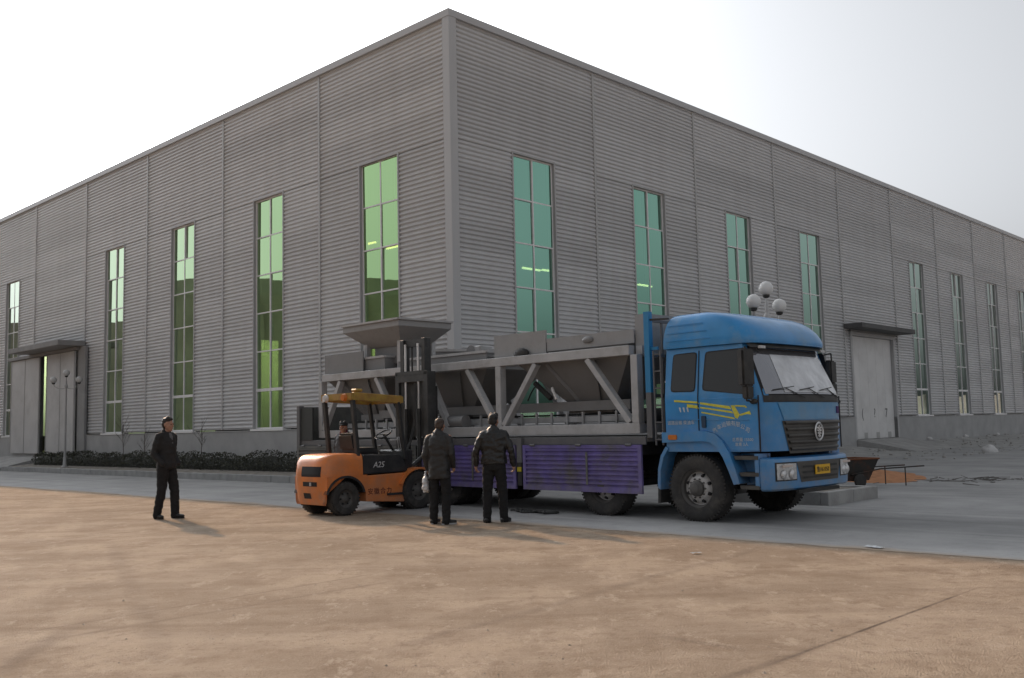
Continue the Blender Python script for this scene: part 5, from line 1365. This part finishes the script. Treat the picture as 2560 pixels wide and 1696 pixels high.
# slings dropped by the second axle
rp_ = MB(); rr = random.Random(9); base = Vector((-.05, 17.35, .02)); end = Vector((.62, 16.62, .02))
for s_ in range(3):
    pts = []
    for i in range(26):
        t = i / 25; p = base.lerp(end, t); q = Vector((.7, .7, 0)) * (.12 * math.sin(t * 11 + s_ * 2) + (s_ - 1) * .07); pts.append(p + q + Vector((0, 0, .012 * (1 + math.sin(t * 9 + s_)))))
    rp_.path(pts, .022, 6)
rp_.sphere((.60, 16.66, .03), .11, 12, 8, (1.2, .8, .35))
tag(rp_.build('lifting_sling', mat('dark_webbing', (.05, .05, .048), .85), smooth=True), 'dark lifting sling left in a heap on the ground beside the lorry', 'sling')
# litter
def crumple(label, loc, s_, m, seed):
    mb = MB(); rr = random.Random(seed)
    def fn(a, b): return Vector(((a - .5) * s_ * 2.2, (b - .5) * s_, .012 + s_ * .28 * abs(noise.noise(Vector((a * 4, b * 4, seed))))))
    mb.grid(fn, 8, 5); o = mb.build('litter', m, None, loc=loc, rot=seed); return tag(o, label, 'litter', 'scraps of litter on the yard')
M_paper = mat('crumpled_paper', (.55, .56, .58), .8)
crumple('crumpled pale wrapper lying just inside the shadow edge at right', (4.15, 11.35, .004), .10, M_paper, 2.2)
crumple('pale scrap of paper on the sunlit yard nearest the shadow edge', (2.05, 11.2, .004), .06, M_paper, .4)

# ================================================================== PLANTING
M_leaf = mat('dark_hedge_leaf', (.042, .046, .028), .6, var=.7, vscale=3.5, dirt=(.10, .085, .06), dirt_amt=.6, dscale=5)
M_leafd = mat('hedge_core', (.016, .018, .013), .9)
M_bark = mat('bare_bark', (.07, .058, .048), .9, var=.25, vscale=12)
def hedge(label, t0, t1, seed):
    o = thing('hedge', label, 'hedge', BC, BROT)
    rr = random.Random(seed); lf = MB(); L = t1 - t0
    def top(t): return .56 + .24 * noise.noise(Vector((t * .55, seed, 0))) + .12 * noise.noise(Vector((t * 1.7, seed, 4)))
    for i in range(int(L * 520)):
        t = t0 + rr.random() * L; v = rr.random(); h = top(t); ang = rr.uniform(-.25, math.pi + .1)
        rx = .42 * (1 + .25 * noise.noise(Vector((t * 1.3, 2, seed)))); rad = .72 + .34 * rr.random() ** .5
        x = -.72 - rx * math.cos(ang) * rad; z = .26 + max(0, math.sin(ang)) * h * rad + rr.uniform(0, .12) * (1 - math.sin(ang))
        if ang < .1 or ang > math.pi - .1: z = .24 + rr.random() * h * .6
        s_ = rr.uniform(.022, .045); n_ = Vector((rr.gauss(0, 1), rr.gauss(0, 1), rr.gauss(.4, 1))).normalized(); a = n_.orthogonal().normalized(); b = n_.cross(a); c = Vector((x, t, z))
        lf.add([c - a * s_, c + b * s_ * .55, c + a * s_, c - b * s_ * .55], [(0, 1, 2, 3)])
    lf.build('foliage', M_leaf, o, recalc=False)
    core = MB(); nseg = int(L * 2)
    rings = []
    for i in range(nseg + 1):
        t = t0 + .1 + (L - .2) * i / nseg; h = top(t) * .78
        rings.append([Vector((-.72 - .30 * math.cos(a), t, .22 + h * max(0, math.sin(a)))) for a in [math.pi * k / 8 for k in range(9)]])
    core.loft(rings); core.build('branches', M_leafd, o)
    return o
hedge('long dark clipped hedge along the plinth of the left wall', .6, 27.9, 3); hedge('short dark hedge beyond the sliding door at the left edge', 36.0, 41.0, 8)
def sapling(label, t, x, h, seed):
    o = thing('sapling', label, 'tree', bw(x, t, .22), seed, 'bare saplings in the verge')
    rr = random.Random(seed); MB().path([Vector((0, 0, 0)), Vector((.02, .01, h * .4)), Vector((-.01, .02, h * .75)), Vector((.01, 0, h))], .012, 7).build('trunk', M_bark, o, smooth=True)
    cr = MB()
    for i in range(13):
        z = h * rr.uniform(.45, .98); a = rr.uniform(0, 6.28); l = h * rr.uniform(.15, .32); p = Vector((0, 0, z)); q = p + Vector((math.cos(a) * l * .5, math.sin(a) * l * .5, l * .8)); cr.tube(p, q, .005, .003, 5)
        for k in range(3):
            b = a + rr.uniform(-1, 1); q2 = q + Vector((math.cos(b) * l * .3, math.sin(b) * l * .3, l * rr.uniform(.2, .5))); cr.tube(p.lerp(q, .4 + .2 * k), q2, .003, .002, 4)
    cr.build('crown', M_bark, o)
sapling('bare sapling in the hedge left of the man in black suit, beside the fourth window', 18.7, -.9, 1.75, 1); sapling('bare thin sapling in the hedge just left of the man in black suit', 16.8, -.9, 1.3, 2); sapling('bare sapling in the hedge to the right of the man in black suit', 12.36, -.9, 1.5, 4)

# ================================================================== INSIDE AND AROUND
M_lamp = mat('lit_tube', (1, .95, .7), emit=(1, .92, .45), estr=2.2)
def pix(x, y, depth): return cam.location + (fw + rt2 * ((x - 1280) / FPX) - up2 * ((y - 848) / FPX)) * depth
for i, (px_, py_, dp_, lb) in enumerate(((1328, 672, 37, 'lit tube lamp inside, left of the pair seen through the window right of the corner'), (1371, 676, 39, 'lit tube lamp inside, right of the pair seen through the window right of the corner'), (1612, 713, 41, 'lit tube lamp inside seen through the second window right of the corner'), (921, 609, 40, 'lit tube lamp inside, left of the pair seen through the window left of the corner'), (985, 617, 42, 'lit tube lamp inside, right of the pair seen through the window left of the corner'))):
    o = thing('tube_lamp', lb, 'lamp', pix(px_, py_, dp_), BROT + (0 if i < 3 else math.pi / 2), 'lit tube lamps inside the workshop')
    MB().tube((-.5, 0, -.03), (.5, 0, -.03), .035, n=8).build('tube', M_lamp, o); box('fitting', M_frame, o, -.55, .55, -.07, .07, .01, .07)
    MB().tube((0, 0, .07), (0, 0, ZT - .52 - o.location.z), .01, n=5).build('hanger', M_dark, o)
# unseen blocks added outside the frame to darken reflections in the lower panes
nb = MB(); nb.box(-92, -64, 4, 57, -.2, 14.3)
for k in range(5): nb.box(-63.98, -63.6, 6 + k * 10, 7.2 + k * 10, 0, 14.1)
nb.box(-92, -70, 30, 57.5, 14.31, 16.6); nb.box(-92, -64, 57.6, 98, -.2, 12.0)
tag(nb.build('reflection_block_left', mat('reflection_block_wall', (.42, .41, .38), .9, var=.2, vscale=.3)), None, kind='structure')
nb = MB(); nb.box(150, 152, -60, 160, -.2, 5.5)  # unseen low block added to mirror dark in the bottom right-hand panes
for k in range(16): nb.box(149.6, 149.98, -58 + k * 13, -57 + k * 13, 0, 5.9)
tag(nb.build('reflection_block_right', mat('reflection_block_wall_right', (.26, .25, .24), .9, var=.2, vscale=.3)), None, kind='structure')
